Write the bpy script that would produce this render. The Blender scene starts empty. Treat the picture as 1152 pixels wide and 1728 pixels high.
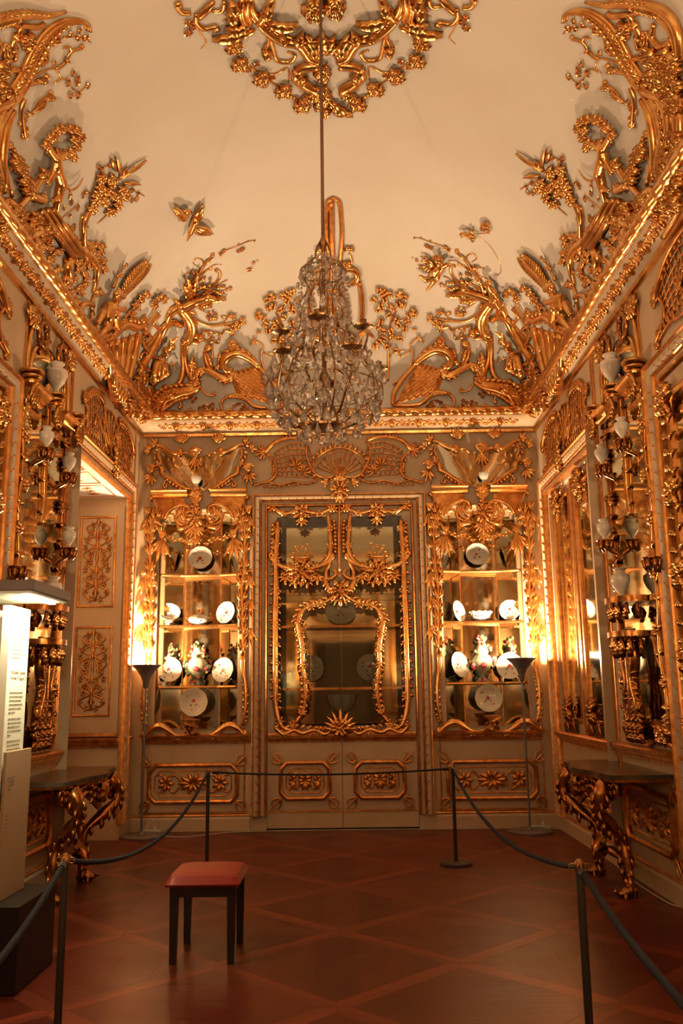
import bpy, bmesh, math, random
from mathutils import Vector as V, Matrix as M
random.seed(7)
pi = math.pi
sc = bpy.context.scene
col = sc.collection

# ---------------------------------------------------------------- camera
FPX, ROLL, PITCH, YAW = 1500.0, math.radians(0.774), 0.0, 0.0
CAM = V((0, 0, 1.6))
def _unroll(x, y):
    dx, dy = x - 576, y - 864
    return dx*math.cos(ROLL) - dy*math.sin(ROLL), dx*math.sin(ROLL) + dy*math.cos(ROLL)
_u, _v = _unroll(591, 1168)                      # vanishing point of the room's long axis
PITCH = math.atan2(_v, FPX); YAW = math.atan(_u/math.hypot(FPX, _v))
RCAM = M.Rotation(YAW, 4, 'Z') @ M.Rotation(pi/2 + PITCH, 4, 'X') @ M.Rotation(ROLL, 4, 'Z').inverted()
cd = bpy.data.cameras.new('camera'); cam = bpy.data.objects.new('camera', cd); col.objects.link(cam)
cam.matrix_world = M.Translation(CAM) @ RCAM
cd.sensor_fit = 'VERTICAL'; cd.sensor_height = 22.3; cd.lens = FPX/1728*22.3
cd.clip_start = 0.05; cd.clip_end = 100
sc.camera = cam
R3 = RCAM.to_3x3()
def ray(x, y):
    return (R3 @ V((x - 576, 864 - y, -FPX))).normalized()

# ---------------------------------------------------------------- world, exposure
w = bpy.data.worlds.new('world'); sc.world = w; w.use_nodes = True
w.node_tree.nodes['Background'].inputs[0].default_value = (1.0, .62, .36, 1)
w.node_tree.nodes['Background'].inputs[1].default_value = 0.004
vs = sc.view_settings
vs.view_transform = 'Standard'; vs.look = 'None'; vs.gamma = 1; vs.use_curve_mapping = False
vs.exposure = 0.0
sc.cycles.use_denoising = True
sc.cycles.max_bounces = 10; sc.cycles.diffuse_bounces = 5; sc.cycles.glossy_bounces = 5
sc.cycles.transmission_bounces = 8; sc.cycles.transparent_max_bounces = 8
sc.cycles.sample_clamp_indirect = 6.0; sc.cycles.caustics_refractive = False; sc.cycles.caustics_reflective = False
LAMP_COL = (1.0, .665, .385); LAMP_W = 520.0         # tungsten uplighters
STAND_COL = (1.0, .92, .52); STAND_W = 26.0

# ---------------------------------------------------------------- room dimensions
XL, XR, YB, YF = -2.67, 2.45, 11.1, -0.35
XC, YC = (XL + XR)/2, (YB + YF)/2
ZC = 4.89                                           # underside of the cornice
CH, CW, COVE_R, COVE_H = 5.19, 0.10, 2.0, 1.85      # cove: springing height, inset, run, rise
def sstep(t): t = max(0., min(1., t)); return t*t*(3 - 2*t)
def ceil_z(x, y):
    hx, hy = (XR - XL)/2 - CW, (YB - YF)/2 - CW
    a, b = hx - abs(x - XC), hy - abs(y - YC)
    k = 0.9
    hh = max(k - abs(a - b), 0)/k
    mn = min(a, b); d = mn - hh*hh*k*.25*sstep(mn/.8)
    t = max(0., min(1., d/COVE_R))
    return CH + COVE_H*math.sqrt(max(0, 1 - (1 - t)**2.2))
# px -> point on a surface (with outward normal)
def on_y(x, y, Y): d = ray(x, y); return CAM + d*((Y - CAM.y)/d.y)
def on_x(x, y, X): d = ray(x, y); return CAM + d*((X - CAM.x)/d.x)
def on_z(x, y, Z=0.): d = ray(x, y); return CAM + d*((Z - CAM.z)/d.z)
def BW(x, y): return on_y(x, y, YB), V((0, -1, 0))
def RW(x, y): return on_x(x, y, XR), V((-1, 0, 0))
def LW(x, y): return on_x(x, y, XL), V((1, 0, 0))
def CE(x, y):
    d = ray(x, y); lo, hi = 2.0, 16.0
    n = 60
    prev = lo
    for i in range(1, n + 1):
        t = lo + (hi - lo)*i/n
        p = CAM + d*t
        if p.z > ceil_z(p.x, p.y) or p.y > YB - CW - .001 or p.x > XR - CW - .001 or p.x < XL + CW + .001:
            a, b = prev, t
            for _ in range(24):
                m = (a + b)/2; q = CAM + d*m
                if q.z > ceil_z(q.x, q.y) or q.y > YB - CW - .001 or q.x > XR - CW - .001 or q.x < XL + CW + .001: b = m
                else: a = m
            p = CAM + d*a; break
        prev = t
    e = .02
    gx = (ceil_z(p.x + e, p.y) - ceil_z(p.x - e, p.y))/(2*e); gy = (ceil_z(p.x, p.y + e) - ceil_z(p.x, p.y - e))/(2*e)
    return p, V((gx, gy, -1)).normalized()

# ---------------------------------------------------------------- materials
MATS = {}
def mat(name, colr, rough=.5, metal=0., var=None, vscale=6., bump=0., bscale=40., spec=.5, trans=0., ior=1.45, emit=None, estr=0., rvar=0., coord='Object'):
    m = bpy.data.materials.new(name); m.use_nodes = True
    nt = m.node_tree; N = nt.nodes; L = nt.links
    b = N['Principled BSDF']
    b.inputs['Base Color'].default_value = (*colr, 1); b.inputs['Roughness'].default_value = rough
    b.inputs['Metallic'].default_value = metal; b.inputs['Specular IOR Level'].default_value = spec
    b.inputs['Transmission Weight'].default_value = trans; b.inputs['IOR'].default_value = ior
    if emit: b.inputs['Emission Color'].default_value = (*emit, 1); b.inputs['Emission Strength'].default_value = estr
    if var or bump or rvar:
        tc = N.new('ShaderNodeNewGeometry')
        if var or rvar:
            nz = N.new('ShaderNodeTexNoise'); nz.inputs['Scale'].default_value = vscale; nz.inputs['Detail'].default_value = 5
            L.new(tc.outputs['Position'], nz.inputs['Vector'])
            cr = N.new('ShaderNodeValToRGB'); cr.color_ramp.elements[0].position = .35; cr.color_ramp.elements[1].position = .65
            L.new(nz.outputs['Fac'], cr.inputs['Fac'])
        if var:
            mx = N.new('ShaderNodeMix'); mx.data_type = 'RGBA'
            mx.inputs[6].default_value = (*colr, 1); mx.inputs[7].default_value = (*var, 1)
            L.new(cr.outputs['Color'], mx.inputs[0]); L.new(mx.outputs[2], b.inputs['Base Color'])
        if rvar:
            mr = N.new('ShaderNodeMapRange'); mr.inputs[3].default_value = rough - rvar; mr.inputs[4].default_value = rough + rvar
            L.new(nz.outputs['Fac'], mr.inputs[0]); L.new(mr.outputs[0], b.inputs['Roughness'])
        if bump:
            n2 = N.new('ShaderNodeTexNoise'); n2.inputs['Scale'].default_value = bscale; n2.inputs['Detail'].default_value = 3
            L.new(tc.outputs['Position'], n2.inputs['Vector'])
            bp = N.new('ShaderNodeBump'); bp.inputs['Strength'].default_value = bump; bp.inputs['Distance'].default_value = .02
            L.new(n2.outputs['Fac'], bp.inputs['Height']); L.new(bp.outputs[0], b.inputs['Normal'])
    MATS[name] = m
    return m
GOLD = mat('gilding', (.86, .51, .185), .24, .96, var=(.62, .28, .08), vscale=9, bump=.10, bscale=26, rvar=.08)
GOLDF = mat('gilding_flat', (.74, .36, .10), .34, .9, var=(.48, .18, .05), vscale=14, bump=.08, bscale=30)
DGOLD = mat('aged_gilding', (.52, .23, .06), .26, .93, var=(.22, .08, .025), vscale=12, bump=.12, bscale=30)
CREAM = mat('cream_paint', (.65, .475, .305), .45, var=(.56, .40, .25), vscale=2.2, bump=.03, bscale=8)
PLASTER = mat('ceiling_plaster', (.80, .74, .66), .85, var=(.75, .68, .59), vscale=1.1, bump=.04, bscale=5)
WHITE = mat('white_lining', (.84, .80, .73), .5)
MIRROR = mat('old_mirror', (.66, .63, .52), .045, 1., var=(.60, .58, .46), vscale=5, bump=.015, bscale=4)
def thin_glass(name):
    m = bpy.data.materials.new(name); m.use_nodes = True; nt = m.node_tree; N = nt.nodes; L = nt.links
    N.remove(N['Principled BSDF']); tr = N.new('ShaderNodeBsdfTransparent'); tr.inputs[0].default_value = (.93, .92, .86, 1)
    gl = N.new('ShaderNodeBsdfGlossy'); gl.inputs['Roughness'].default_value = .01; lw = N.new('ShaderNodeFresnel'); lw.inputs['IOR'].default_value = 1.6
    mx = N.new('ShaderNodeMixShader'); L.new(lw.outputs[0], mx.inputs[0]); L.new(tr.outputs[0], mx.inputs[1]); L.new(gl.outputs[0], mx.inputs[2])
    L.new(mx.outputs[0], N['Material Output'].inputs[0]); return m
GLASS = thin_glass('pane_glass')
CRYSTAL = mat('cut_crystal', (.98, .93, .86), .02, trans=.82, ior=1.6, spec=.9)
BRASS = mat('dark_brass', (.42, .24, .09), .34, .9, var=(.16, .08, .03), vscale=20)
IRON = mat('rust_iron', (.16, .08, .04), .5, .5)
PORC = mat('porcelain', (.64, .62, .54), .12, spec=.6)
URN = mat('urn_porcelain', (.84, .74, .60), .25, var=(.76, .66, .52), vscale=30)
LAMPMET = mat('lamp_grey_metal', (.17, .15, .15), .42, .3)
STEEL = mat('post_dark_steel', (.022, .018, .017), .5, .2, spec=.3)
ROPE = mat('rope_blue_grey', (.018, .024, .04), .85, spec=.2, bump=.3, bscale=160)
LEATHER = mat('red_leather', (.23, .015, .008), .46, spec=.3, bump=.06, bscale=120)
BLACKW = mat('black_wood', (.010, .008, .007), .35)
PLINTH = mat('black_plinth', (.007, .006, .005), .5, spec=.3)
WCABLE = mat('white_cable', (.62, .58, .50), .5)
GREYM = mat('canopy_grey', (.10, .085, .075), .45)
BOARD = mat('stand_board', (.80, .78, .70), .55)
BOARD2 = mat('caption_board', (.36, .235, .14), .6)
INK = mat('print_ink', (.16, .12, .09), .7)
BULB = mat('halogen_bulb', (1, 1, 1), .5, emit=(1, .80, .50), estr=160)
STRIP = mat('strip_light', (1, 1, 1), .5, emit=(1, .95, .7), estr=22)
ROSEP = mat('painted_rose', (.50, .07, .08), .25); VASEG = mat('vase_ground', (.50, .46, .36), .2, var=(.30, .33, .22), vscale=28)
LEAFP = mat('painted_leaf', (.08, .13, .06), .3)
PINKP = mat('painted_pink', (.62, .24, .26), .25); YELP = mat('painted_yellow', (.70, .55, .22), .25)
DARKIN = mat('cabinet_interior', (.10, .075, .05), .5)
MARBLE = mat('grey_marble', (.10, .07, .05), .2, var=(.045, .032, .024), vscale=7, spec=.4)

def wood(name, c1, c2, rot=0., rough=.32):
    m = bpy.data.materials.new(name); m.use_nodes = True; nt = m.node_tree; N = nt.nodes; L = nt.links
    b = N['Principled BSDF']; b.inputs['Roughness'].default_value = rough; b.inputs['Specular IOR Level'].default_value = .22
    g = N.new('ShaderNodeNewGeometry'); mp = N.new('ShaderNodeMapping'); mp.vector_type = 'POINT'
    mp.inputs['Rotation'].default_value = (0, 0, rot); mp.inputs['Scale'].default_value = (3, 42, 3)
    nz = N.new('ShaderNodeTexNoise'); nz.inputs['Scale'].default_value = 1.; nz.inputs['Detail'].default_value = 6; nz.inputs['Distortion'].default_value = .6
    L.new(g.outputs['Position'], mp.inputs[0]); L.new(mp.outputs[0], nz.inputs['Vector'])
    oi = N.new('ShaderNodeObjectInfo')
    mx = N.new('ShaderNodeMix'); mx.data_type = 'RGBA'; mx.inputs[6].default_value = (*c1, 1); mx.inputs[7].default_value = (*c2, 1)
    L.new(nz.outputs['Fac'], mx.inputs[0])
    hs = N.new('ShaderNodeHueSaturation'); mr = N.new('ShaderNodeMapRange'); mr.inputs[3].default_value = .72; mr.inputs[4].default_value = 1.25
    L.new(oi.outputs['Random'], mr.inputs[0]); L.new(mr.outputs[0], hs.inputs['Value'])
    L.new(mx.outputs[2], hs.inputs['Color']); L.new(hs.outputs[0], b.inputs['Base Color'])
    n3 = N.new('ShaderNodeTexNoise'); n3.inputs['Scale'].default_value = 3.; L.new(g.outputs['Position'], n3.inputs['Vector'])
    m3 = N.new('ShaderNodeMapRange'); m3.inputs[3].default_value = rough - .07; m3.inputs[4].default_value = rough + .10
    L.new(n3.outputs['Fac'], m3.inputs[0]); L.new(m3.outputs[0], b.inputs['Roughness'])
    bp = N.new('ShaderNodeBump'); bp.inputs['Strength'].default_value = .10; bp.inputs['Distance'].default_value = .01
    L.new(nz.outputs['Fac'], bp.inputs['Height']); L.new(bp.outputs[0], b.inputs['Normal'])
    return m
W1, W2 = (.058, .0070, .004), (.112, .0145, .007)
WOODS = [wood('parquet_a', W1, W2, 0), wood('parquet_b', W1, W2, pi/2), wood('parquet_c', (.120, .018, .009), (.180, .031, .014), pi/4), wood('parquet_d', (.120, .018, .009), (.180, .031, .014), -pi/4)]

# ---------------------------------------------------------------- mesh builder
def cr(pts, n=5):
    """Catmull-Rom through a list of Vectors / tuples"""
    P = [V(p) for p in pts]
    if len(P) < 3: return P
    P = [2*P[0] - P[1]] + P + [2*P[-1] - P[-2]]
    out = []
    for i in range(1, len(P) - 2):
        a, b, c, d = P[i-1:i+3]
        for k in range(n):
            t = k/n
            out.append(.5*((2*b) + (c - a)*t + (2*a - 5*b + 4*c - d)*t*t + (3*b - a - 3*c + d)*t**3))
    return out + [P[-2]]

class MB:
    def __init__(s): s.v, s.f = [], []
    def add(s, vs_, fs):
        o = len(s.v); s.v += [V(v) for v in vs_]; s.f += [tuple(i + o for i in f) for f in fs]; return s
    def box(s, a, b):
        x0, y0, z0 = a; x1, y1, z1 = b
        return s.add([(x0,y0,z0),(x1,y0,z0),(x1,y1,z0),(x0,y1,z0),(x0,y0,z1),(x1,y0,z1),(x1,y1,z1),(x0,y1,z1)],
                     [(3,2,1,0),(4,5,6,7),(0,1,5,4),(1,2,6,5),(2,3,7,6),(3,0,4,7)])
    def hexa(s, b4, t4):
        return s.add(list(b4) + list(t4), [(3,2,1,0),(4,5,6,7),(0,1,5,4),(1,2,6,5),(2,3,7,6),(3,0,4,7)])
    def prism(s, poly, off):
        n = len(poly); off = V(off)
        return s.add([V(p) for p in poly] + [V(p) + off for p in poly],
                     [tuple(range(n))[::-1], tuple(range(n, 2*n))] + [(i, (i+1) % n, n + (i+1) % n, n + i) for i in range(n)])
    def tube(s, pts, rad, n=6, closed=False, flat=1., up=None):
        P = [V(p) for p in pts]; m = len(P)
        if m < 2: return s
        if not hasattr(rad, '__len__'): rad = [rad]*m
        nrm = None; rings = []
        for i, p in enumerate(P):
            t = (P[(i+1) % m] - P[i-1]) if closed else (P[min(i+1, m-1)] - P[max(i-1, 0)])
            if t.length < 1e-9: t = V((0,0,1))
            t.normalize()
            if up is not None: nrm = up - t*t.dot(up)
            elif nrm is None: nrm = t.orthogonal()
            else: nrm = nrm - t*t.dot(nrm)
            if nrm.length < 1e-6: nrm = t.orthogonal()
            nrm.normalize(); bn = t.cross(nrm)
            rings.append([p + (nrm*math.sin(2*pi*k/n)*flat + bn*math.cos(2*pi*k/n))*rad[i] for k in range(n)])
        vsx = [q for r in rings for q in r]; fs = []
        for i in range(m if closed else m - 1):
            a, b = i*n, ((i+1) % m)*n
            for k in range(n): fs.append((a + k, a + (k+1) % n, b + (k+1) % n, b + k))
        if not closed: fs += [tuple(range(n))[::-1], tuple(range((m-1)*n, m*n))]
        return s.add(vsx, fs)
    def lathe(s, prof, c=(0,0,0), n=20, axis=None, cap=True, rib=0., nrib=0):
        c = V(c); Z = V(axis).normalized() if axis else V((0,0,1))
        X = V((1,0,0)) if abs(Z.x) < .9 else V((0,1,0)); X = (X - Z*X.dot(Z)).normalized(); Y = Z.cross(X)
        vsx = []
        for r, z in prof:
            for k in range(n):
                a = 2*pi*k/n; rr = r*(1 + rib*math.cos(nrib*a)) if rib else r
                vsx.append(c + Z*z + (X*math.cos(a) + Y*math.sin(a))*rr)
        fs = []; m = len(prof)
        for i in range(m - 1):
            for k in range(n): fs.append((i*n + k, i*n + (k+1) % n, (i+1)*n + (k+1) % n, (i+1)*n + k))
        if cap: fs += [tuple(range(n))[::-1], tuple(range((m-1)*n, m*n))]
        return s.add(vsx, fs)
    def sweep(s, prof, path, frames, closed=False):
        """prof: [(a,b)]; frames: [(A,B)] vectors per path point"""
        n = len(prof); m = len(path)
        vsx = [V(p) + V(A)*a + V(B)*b for p, (A, B) in zip(path, frames) for a, b in prof]
        fs = [(i*n + k, i*n + k + 1, (i+1)*n + k + 1, (i+1)*n + k) for i in range(m - 1) for k in range(n - 1)]
        return s.add(vsx, fs)
    def sphere(s, c, r, nu=8, nv=6, sx=1, sy=1, sz=1):
        c = V(c); vsx = [c + V((0,0,r*sz))]
        for i in range(1, nv):
            th = pi*i/nv
            for k in range(nu):
                a = 2*pi*k/nu; vsx.append(c + V((r*sx*math.sin(th)*math.cos(a), r*sy*math.sin(th)*math.sin(a), r*sz*math.cos(th))))
        vsx.append(c + V((0,0,-r*sz))); fs = [(0, 1 + k, 1 + (k+1) % nu) for k in range(nu)]
        for i in range(nv - 2):
            for k in range(nu): a = 1 + i*nu; fs.append((a + k, a + nu + k, a + nu + (k+1) % nu, a + (k+1) % nu))
        a = 1 + (nv-2)*nu; fs += [(len(vsx)-1, a + (k+1) % nu, a + k) for k in range(nu)]
        return s.add(vsx, fs)
    def mesh(s, name, m, smooth=True, off=V((0,0,0)), fix=True):
        me = bpy.data.meshes.new(name); me.from_pydata([v - off for v in s.v], [], s.f)
        if fix:
            bm = bmesh.new(); bm.from_mesh(me); bmesh.ops.recalc_face_normals(bm, faces=bm.faces); bm.to_mesh(me); bm.free()
        if smooth == 'auto':
            me.shade_smooth()
            me.set_sharp_from_angle(angle=math.radians(38))
        elif smooth: me.shade_smooth()
        me.materials.append(m); return me
OFF = {}
def off_of(p):
    while p is not None:
        if p in OFF: return OFF[p]
        p = p.parent
    return V((0,0,0))
def obj(name, mb, m, parent=None, smooth='auto', label=None, kind=None):
    """one mesh object; vertices given in world space"""
    o_ = off_of(parent) if parent else V((0,0,0))
    me = mb.mesh(name, m, smooth, o_) if isinstance(mb, MB) else mb
    o = bpy.data.objects.new(name, me); col.objects.link(o)
    if parent: o.parent = parent
    if label: o['label'] = label
    if kind: o['kind'] = kind
    return o
def thing(name, label, cat, loc=(0,0,0), group=None, kind=None):
    o = bpy.data.objects.new(name, None); col.objects.link(o); o.location = loc; o.empty_display_size = .1
    OFF[o] = V(loc)
    if label: o['label'] = label
    if cat: o['category'] = cat
    if group: o['group'] = group
    if kind: o['kind'] = kind
    return o
def inst(name, me, mw, parent, label=None):
    o = bpy.data.objects.new(name, me); col.objects.link(o)
    o.parent = parent; o.matrix_basis = M.Translation(-off_of(parent)) @ mw
    if label: o['label'] = label
    return o
def tag(o, label, cat, group=None):
    o['label'] = label; o['category'] = cat
    if group: o['group'] = group
    return o
def struct(name, mb, m, parent=None, smooth='auto', label=None):
    o = obj(name, mb, m, parent, smooth)
    if parent is None: o['kind'] = 'structure'
    if label: o['label'] = label
    return o
SX = M.Diagonal((-1, 1, 1, 1))
def mirror(t, label=None, skip=()):
    """copy of a thing, its parts and sub-parts reflected across the room's long axis"""
    r = t.copy(); col.objects.link(r); l = t.location
    r.location = (2*XC - l.x, l.y, l.z); OFF[r] = V(r.location)
    if label: r['label'] = label
    for ch in list(t.children):
        if ch.name.split('.')[0] in skip: continue
        c = ch.copy(); col.objects.link(c); c.parent = r; c.matrix_basis = SX @ ch.matrix_basis
        for g in list(ch.children):
            d = g.copy(); col.objects.link(d); d.parent = c
    return r

# ---------------------------------------------------------------- carved ornament toolkit
def unit_leaf(name, prof, bend=0., ridge=1., n=None, m=GOLD, tip=-.2):
    mb = MB(); k = len(prof); vsx = []
    for i, wd in enumerate(prof):
        x = i/(k-1); yc = bend*x*x
        z = math.sin(min(1., x*1.25)*pi*.62)*.9 + (tip*(x-.75)*4 if x > .75 else 0)
        vsx += [(x, yc - wd, z*.55), (x, yc, z + ridge*.45*(wd*2)), (x, yc + wd, z*.55), (x, yc, z*.2 - .35)]
    fs = [(i*4 + j, i*4 + (j+1) % 4, i*4 + 4 + (j+1) % 4, i*4 + 4 + j) for i in range(k-1) for j in range(4)] + [(3,2,1,0), ((k-1)*4, (k-1)*4+1, (k-1)*4+2, (k-1)*4+3)]
    mb.add(vsx, fs); return mb.mesh(name, m, True)
LEAF = {}
def mkleaves(m, key):
    LEAF[key] = {
        'a': [unit_leaf('leaf', [.06, .34, .5, .42, .22, .02], b, m=m) for b in (0, .28, -.28)],
        'l': [unit_leaf('acanthus_leaf', [.10, .30, .20, .46, .28, .50, .30, .34, .14, .02], b, m=m) for b in (0, .35, -.35)],
        'p': [unit_leaf('frond', [.10, .30, .46, .5, .40, .24, .03], b, m=m) for b in (0, .5, -.5)]}
mkleaves(GOLD, 'g'); mkleaves(DGOLD, 'd'); mkleaves(GOLDF, 'f')
def mkflower(m, np_=5):
    mb = MB()
    for k in range(np_):
        a = 2*pi*k/np_; ca, sa = math.cos(a), math.sin(a)
        ring = [(.18, -.12, .25), (.55, -.36, .42), (1., -.16, .22), (1., .16, .22), (.55, .36, .42), (.18, .12, .25)]
        vsx = [(x*ca - y*sa, x*sa + y*ca, z) for x, y, z in ring] + [(.6*ca, .6*sa, .16), (.6*ca, .6*sa, -.1)]
        mb.add(vsx, [(6, i, (i+1) % 6) for i in range(6)] + [(7, (i+1) % 6, i) for i in range(6)])
    mb.sphere((0,0,.35), .26, 6, 4)
    return mb.mesh('flower', m, False)
FLOWER = {'g': mkflower(GOLD), 'd': mkflower(DGOLD), 'f': mkflower(GOLDF)}
def pp(s):
    return [tuple(float(q) for q in t.split(',')) for t in s.split()] if isinstance(s, str) else list(s)
def curl_px(p, q, R, turns=1.25, n=14):
    """spiral continuing a path from p towards q, turning with signed radius R (px)"""
    d = V((q[0]-p[0], q[1]-p[1])).normalized(); s = 1 if R > 0 else -1; R = abs(R)
    ang = math.atan2(d.y, d.x); x, y = q; out = []
    for i in range(n):
        r = R*(1 - .72*i/n); st = turns*2*pi/n
        ang += s*st; x += math.cos(ang)*r*st; y += math.sin(ang)*r*st
        out.append((x, y))
    return out
MATK = {'g': GOLD, 'd': DGOLD, 'f': GOLDF}
LK = 1.45
class Orn:
    """ornament carved on a surface: positions in photograph pixels, sizes in metres"""
    def __init__(s, surf, t, k='g', lift=0.):
        s.S, s.t, s.k, s.lift = surf, t, k, lift; s.T = s.K = 1.; s.ln = None
    def P(s, x, y, h=0.):
        p, n = s.S(x, y); return p + n*(h + s.lift)
    def tube(s, pts, r0, r1=None, rm=None, c0=0, c1=0, name='scroll', h=.5, n=6, sm=4, par=None, flat=1.):
        pts = pp(pts); r1 = r0 if r1 is None else r1
        r0 *= s.T; r1 *= s.T; rm = rm and rm*s.T
        Q = [(p[0], p[1]) for p in (cr([V((*p[:2], 0)) for p in pts], sm))]
        if c1: Q = Q + curl_px(Q[-2], Q[-1], c1)
        if c0: Q = curl_px(Q[1], Q[0], c0)[::-1] + Q
        m = len(Q); R = []
        for i in range(m):
            t = i/(m-1)
            r = r0 + (r1 - r0)*t if rm is None else (r0 + (rm - r0)*math.sin(t*pi*.5*2) if t < .5 else r1 + (rm - r1)*math.sin(t*pi))
            R.append(max(r, .002))
        mb = MB().tube([s.P(x, y, R[i]*h) for i, (x, y) in enumerate(Q)], R, n, flat=flat)
        if c1: mb.sphere(s.P(*Q[-1], R[-1]), R[-1]*1.9, 6, 4)
        if c0: mb.sphere(s.P(*Q[0], R[0]), R[0]*1.9, 6, 4)
        return obj(name, mb, MATK[s.k], par or s.t, True)
    def leaf(s, x0, y0, x1, y1, w, v='a', b=0, h=None, hb=.01, name=None, par=None):
        p, n = s.S(x0, y0); q, n2 = s.S(x1, y1)
        p = p + n*(hb + s.lift); q = q + n2*(hb + s.lift)
        ax = q - p; nn = (n + n2).normalized(); sd = nn.cross(ax)
        if sd.length < 1e-6: return
        sd.normalize(); nn = ax.cross(sd).normalized()
        h = h or w*.45
        mw = M(((ax.x, sd.x*w, nn.x*h, p.x), (ax.y, sd.y*w, nn.y*h, p.y), (ax.z, sd.z*w, nn.z*h, p.z), (0,0,0,1)))
        me = LEAF[s.k][v][b]
        return inst(name or s.ln or {'a': 'leaf', 'l': 'acanthus_leaf', 'p': 'frond'}[v], me, mw, par or s.t)
    def fl(s, x, y, r, hb=.008, name='flower'):
        p, n = s.S(x, y); p = p + n*(hb + s.lift)
        X = n.orthogonal().normalized(); Y = n.cross(X); a = (x*7.3 + y*3.1) % 6.28
        X, Y = X*math.cos(a) + Y*math.sin(a), Y*math.cos(a) - X*math.sin(a)
        mw = M(((X.x*r, Y.x*r, n.x*r, p.x), (X.y*r, Y.y*r, n.y*r, p.y), (X.z*r, Y.z*r, n.z*r, p.z), (0,0,0,1)))
        return inst(name, FLOWER[s.k], mw, s.t)
    def fls(s, pts, r): 
        for x, y in pp(pts): s.fl(x, y, r*(.85 + .3*((x*13 + y*7) % 10)/10))
    def spray(s, x, y, ang, ln, n, w, spread=.9, v='a'):
        ln *= LK*s.K; w *= LK*s.K
        """fan of leaves around direction ang (degrees, image space, 0 = right, 90 = up)"""
        for i in range(n):
            t = (i/(n-1) - .5)*2 if n > 1 else 0
            a = math.radians(ang) + t*spread; l = ln*(1 - .25*abs(t))
            s.leaf(x, y, x + math.cos(a)*l, y - math.sin(a)*l, w, v, 0 if abs(t) < .2 else (2 if t < 0 else 1))
    def ros(s, x, y, ln, w, n=8, v='l', ph=0., core=.5, sq=1.):
        """full rosette of leaves with a flower in the middle"""
        ln *= s.K; w *= s.K
        for i in range(n):
            a = 2*pi*(i + ph)/n; c_, s_ = math.cos(a), math.sin(a)*sq
            s.leaf(x + c_*ln*.1, y - s_*ln*.1, x + c_*ln, y - s_*ln, w, v, i % 3, w*.7)
        s.fl(x, y, w*core*1.6, .03)
    def frill(s, pts, ln, w, n, side=1, v='a', lean=.5, taper=True):
        ln *= LK*1.2*s.K; w *= LK*s.K
        """row of lobes along one side of a path"""
        Q = cr([V((*p[:2], 0)) for p in pp(pts)], 6); m = len(Q)
        for i in range(n):
            t = (i + .5)/n*(m - 1); k = min(int(t), m - 2); p = Q[k].lerp(Q[k+1], t - k); d = (Q[k+1] - Q[k]).normalized()
            nr = V((-d.y, d.x, 0))*side; dr = (nr + d*lean).normalized()
            f = (.55 + .45*math.sin(pi*(i + .5)/n)) if taper else 1
            s.leaf(p.x, p.y, p.x + dr.x*ln*f, p.y + dr.y*ln*f, w*f, v, 1 if side > 0 else 2)
    def plate(s, pts, th, name='plate', hb=0., m=None, sm=5, par=None):
        """solid relief field bounded by a closed px outline"""
        P0 = pp(pts); Q = cr([V((*p, 0)) for p in P0 + P0[:1]], sm)[:-1] if sm else [V((*p, 0)) for p in P0]
        A = [s.P(q.x, q.y, hb) for q in Q]; B = [s.P(q.x, q.y, hb + th) for q in Q]; n = len(A)
        c = sum((V(q) for q in Q), V((0,0,0)))/n
        if m is MIRROR:
            mb = MB().add(A + B, [(i, (i+1) % n, n + (i+1) % n, n + i) for i in range(n)] + [tuple(range(n, 2*n))])
            return obj(name, mb, m, par or s.t, False)
        rings = [A, B]; fr = (.88, .6, .3)
        for q_ in fr: rings.append([s.P(c.x + (q.x-c.x)*q_, c.y + (q.y-c.y)*q_, hb + th*(1.2 + .1*math.sin(i*2.1 + q_*9))) for i, q in enumerate(Q)])
        vsx = [p for r in rings for p in r] + [s.P(c.x, c.y, hb + th*1.2)]
        mb = MB().add(vsx, [(j*n + i, j*n + (i+1) % n, (j+1)*n + (i+1) % n, (j+1)*n + i) for j in range(len(rings)-1) for i in range(n)] + [((len(rings)-1)*n + i, (len(rings)-1)*n + (i+1) % n, len(rings)*n) for i in range(n)])
        return obj(name, mb, m or MATK[s.k], par or s.t, 'auto')
    def patch(s, c4, th, nu=10, nv=8, name='field', arc=0., m=None):
        tl, tr, br, bl = [V((*c, 0)) for c in pp(c4)]
        vsx = []
        for j in range(nv+1):
            for i in range(nu+1):
                p = tl.lerp(tr, i/nu).lerp(bl.lerp(br, i/nu), j/nv); p.y -= arc*math.sin(pi*i/nu)*(1 - j/nv)
                e = i in (0, nu) or j in (0, nv)
                vsx.append(s.P(p.x, p.y, 0 if e else th))
        return obj(name, MB().add(vsx, [(j*(nu+1)+i, j*(nu+1)+i+1, (j+1)*(nu+1)+i+1, (j+1)*(nu+1)+i) for j in range(nv) for i in range(nu)]), m or MATK[s.k], s.t, 'auto')
    def lattice(s, c4, nu, nv, r, diag=True, name='lattice_bar', arc=0., par=None):
        """trellis over a px patch with corners (tl, tr, br, bl); arc bows the top"""
        tl, tr, br, bl = [V((*c, 0)) for c in pp(c4)]
        def Q(u, v):
            p = tl.lerp(tr, u).lerp(bl.lerp(br, u), v); p.y -= arc*math.sin(pi*u)*(1 - v); return p
        def bar(uv):
            mb = MB().tube([s.P(Q(u, v).x, Q(u, v).y, r*.6) for u, v in uv], r, 5)
            obj(name, mb, MATK[s.k], par or s.t, True)
        if diag:
            asp = nu/nv
            for sg in (1, -1):
                for i in range(-nv, nu + 1):
                    seg = []
                    for k in range(9):
                        v = k/8; u = (i + v*nv)/nu if sg > 0 else (i + nv - v*nv)/nu
                        if -.001 <= u <= 1.001: seg.append((u, v))
                    if len(seg) > 1: bar(seg)
        else:
            for i in range(nu + 1): bar([(i/nu, k/6) for k in range(7)])
            for j in range(nv + 1): bar([(k/10, j/nv) for k in range(11)])
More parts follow.
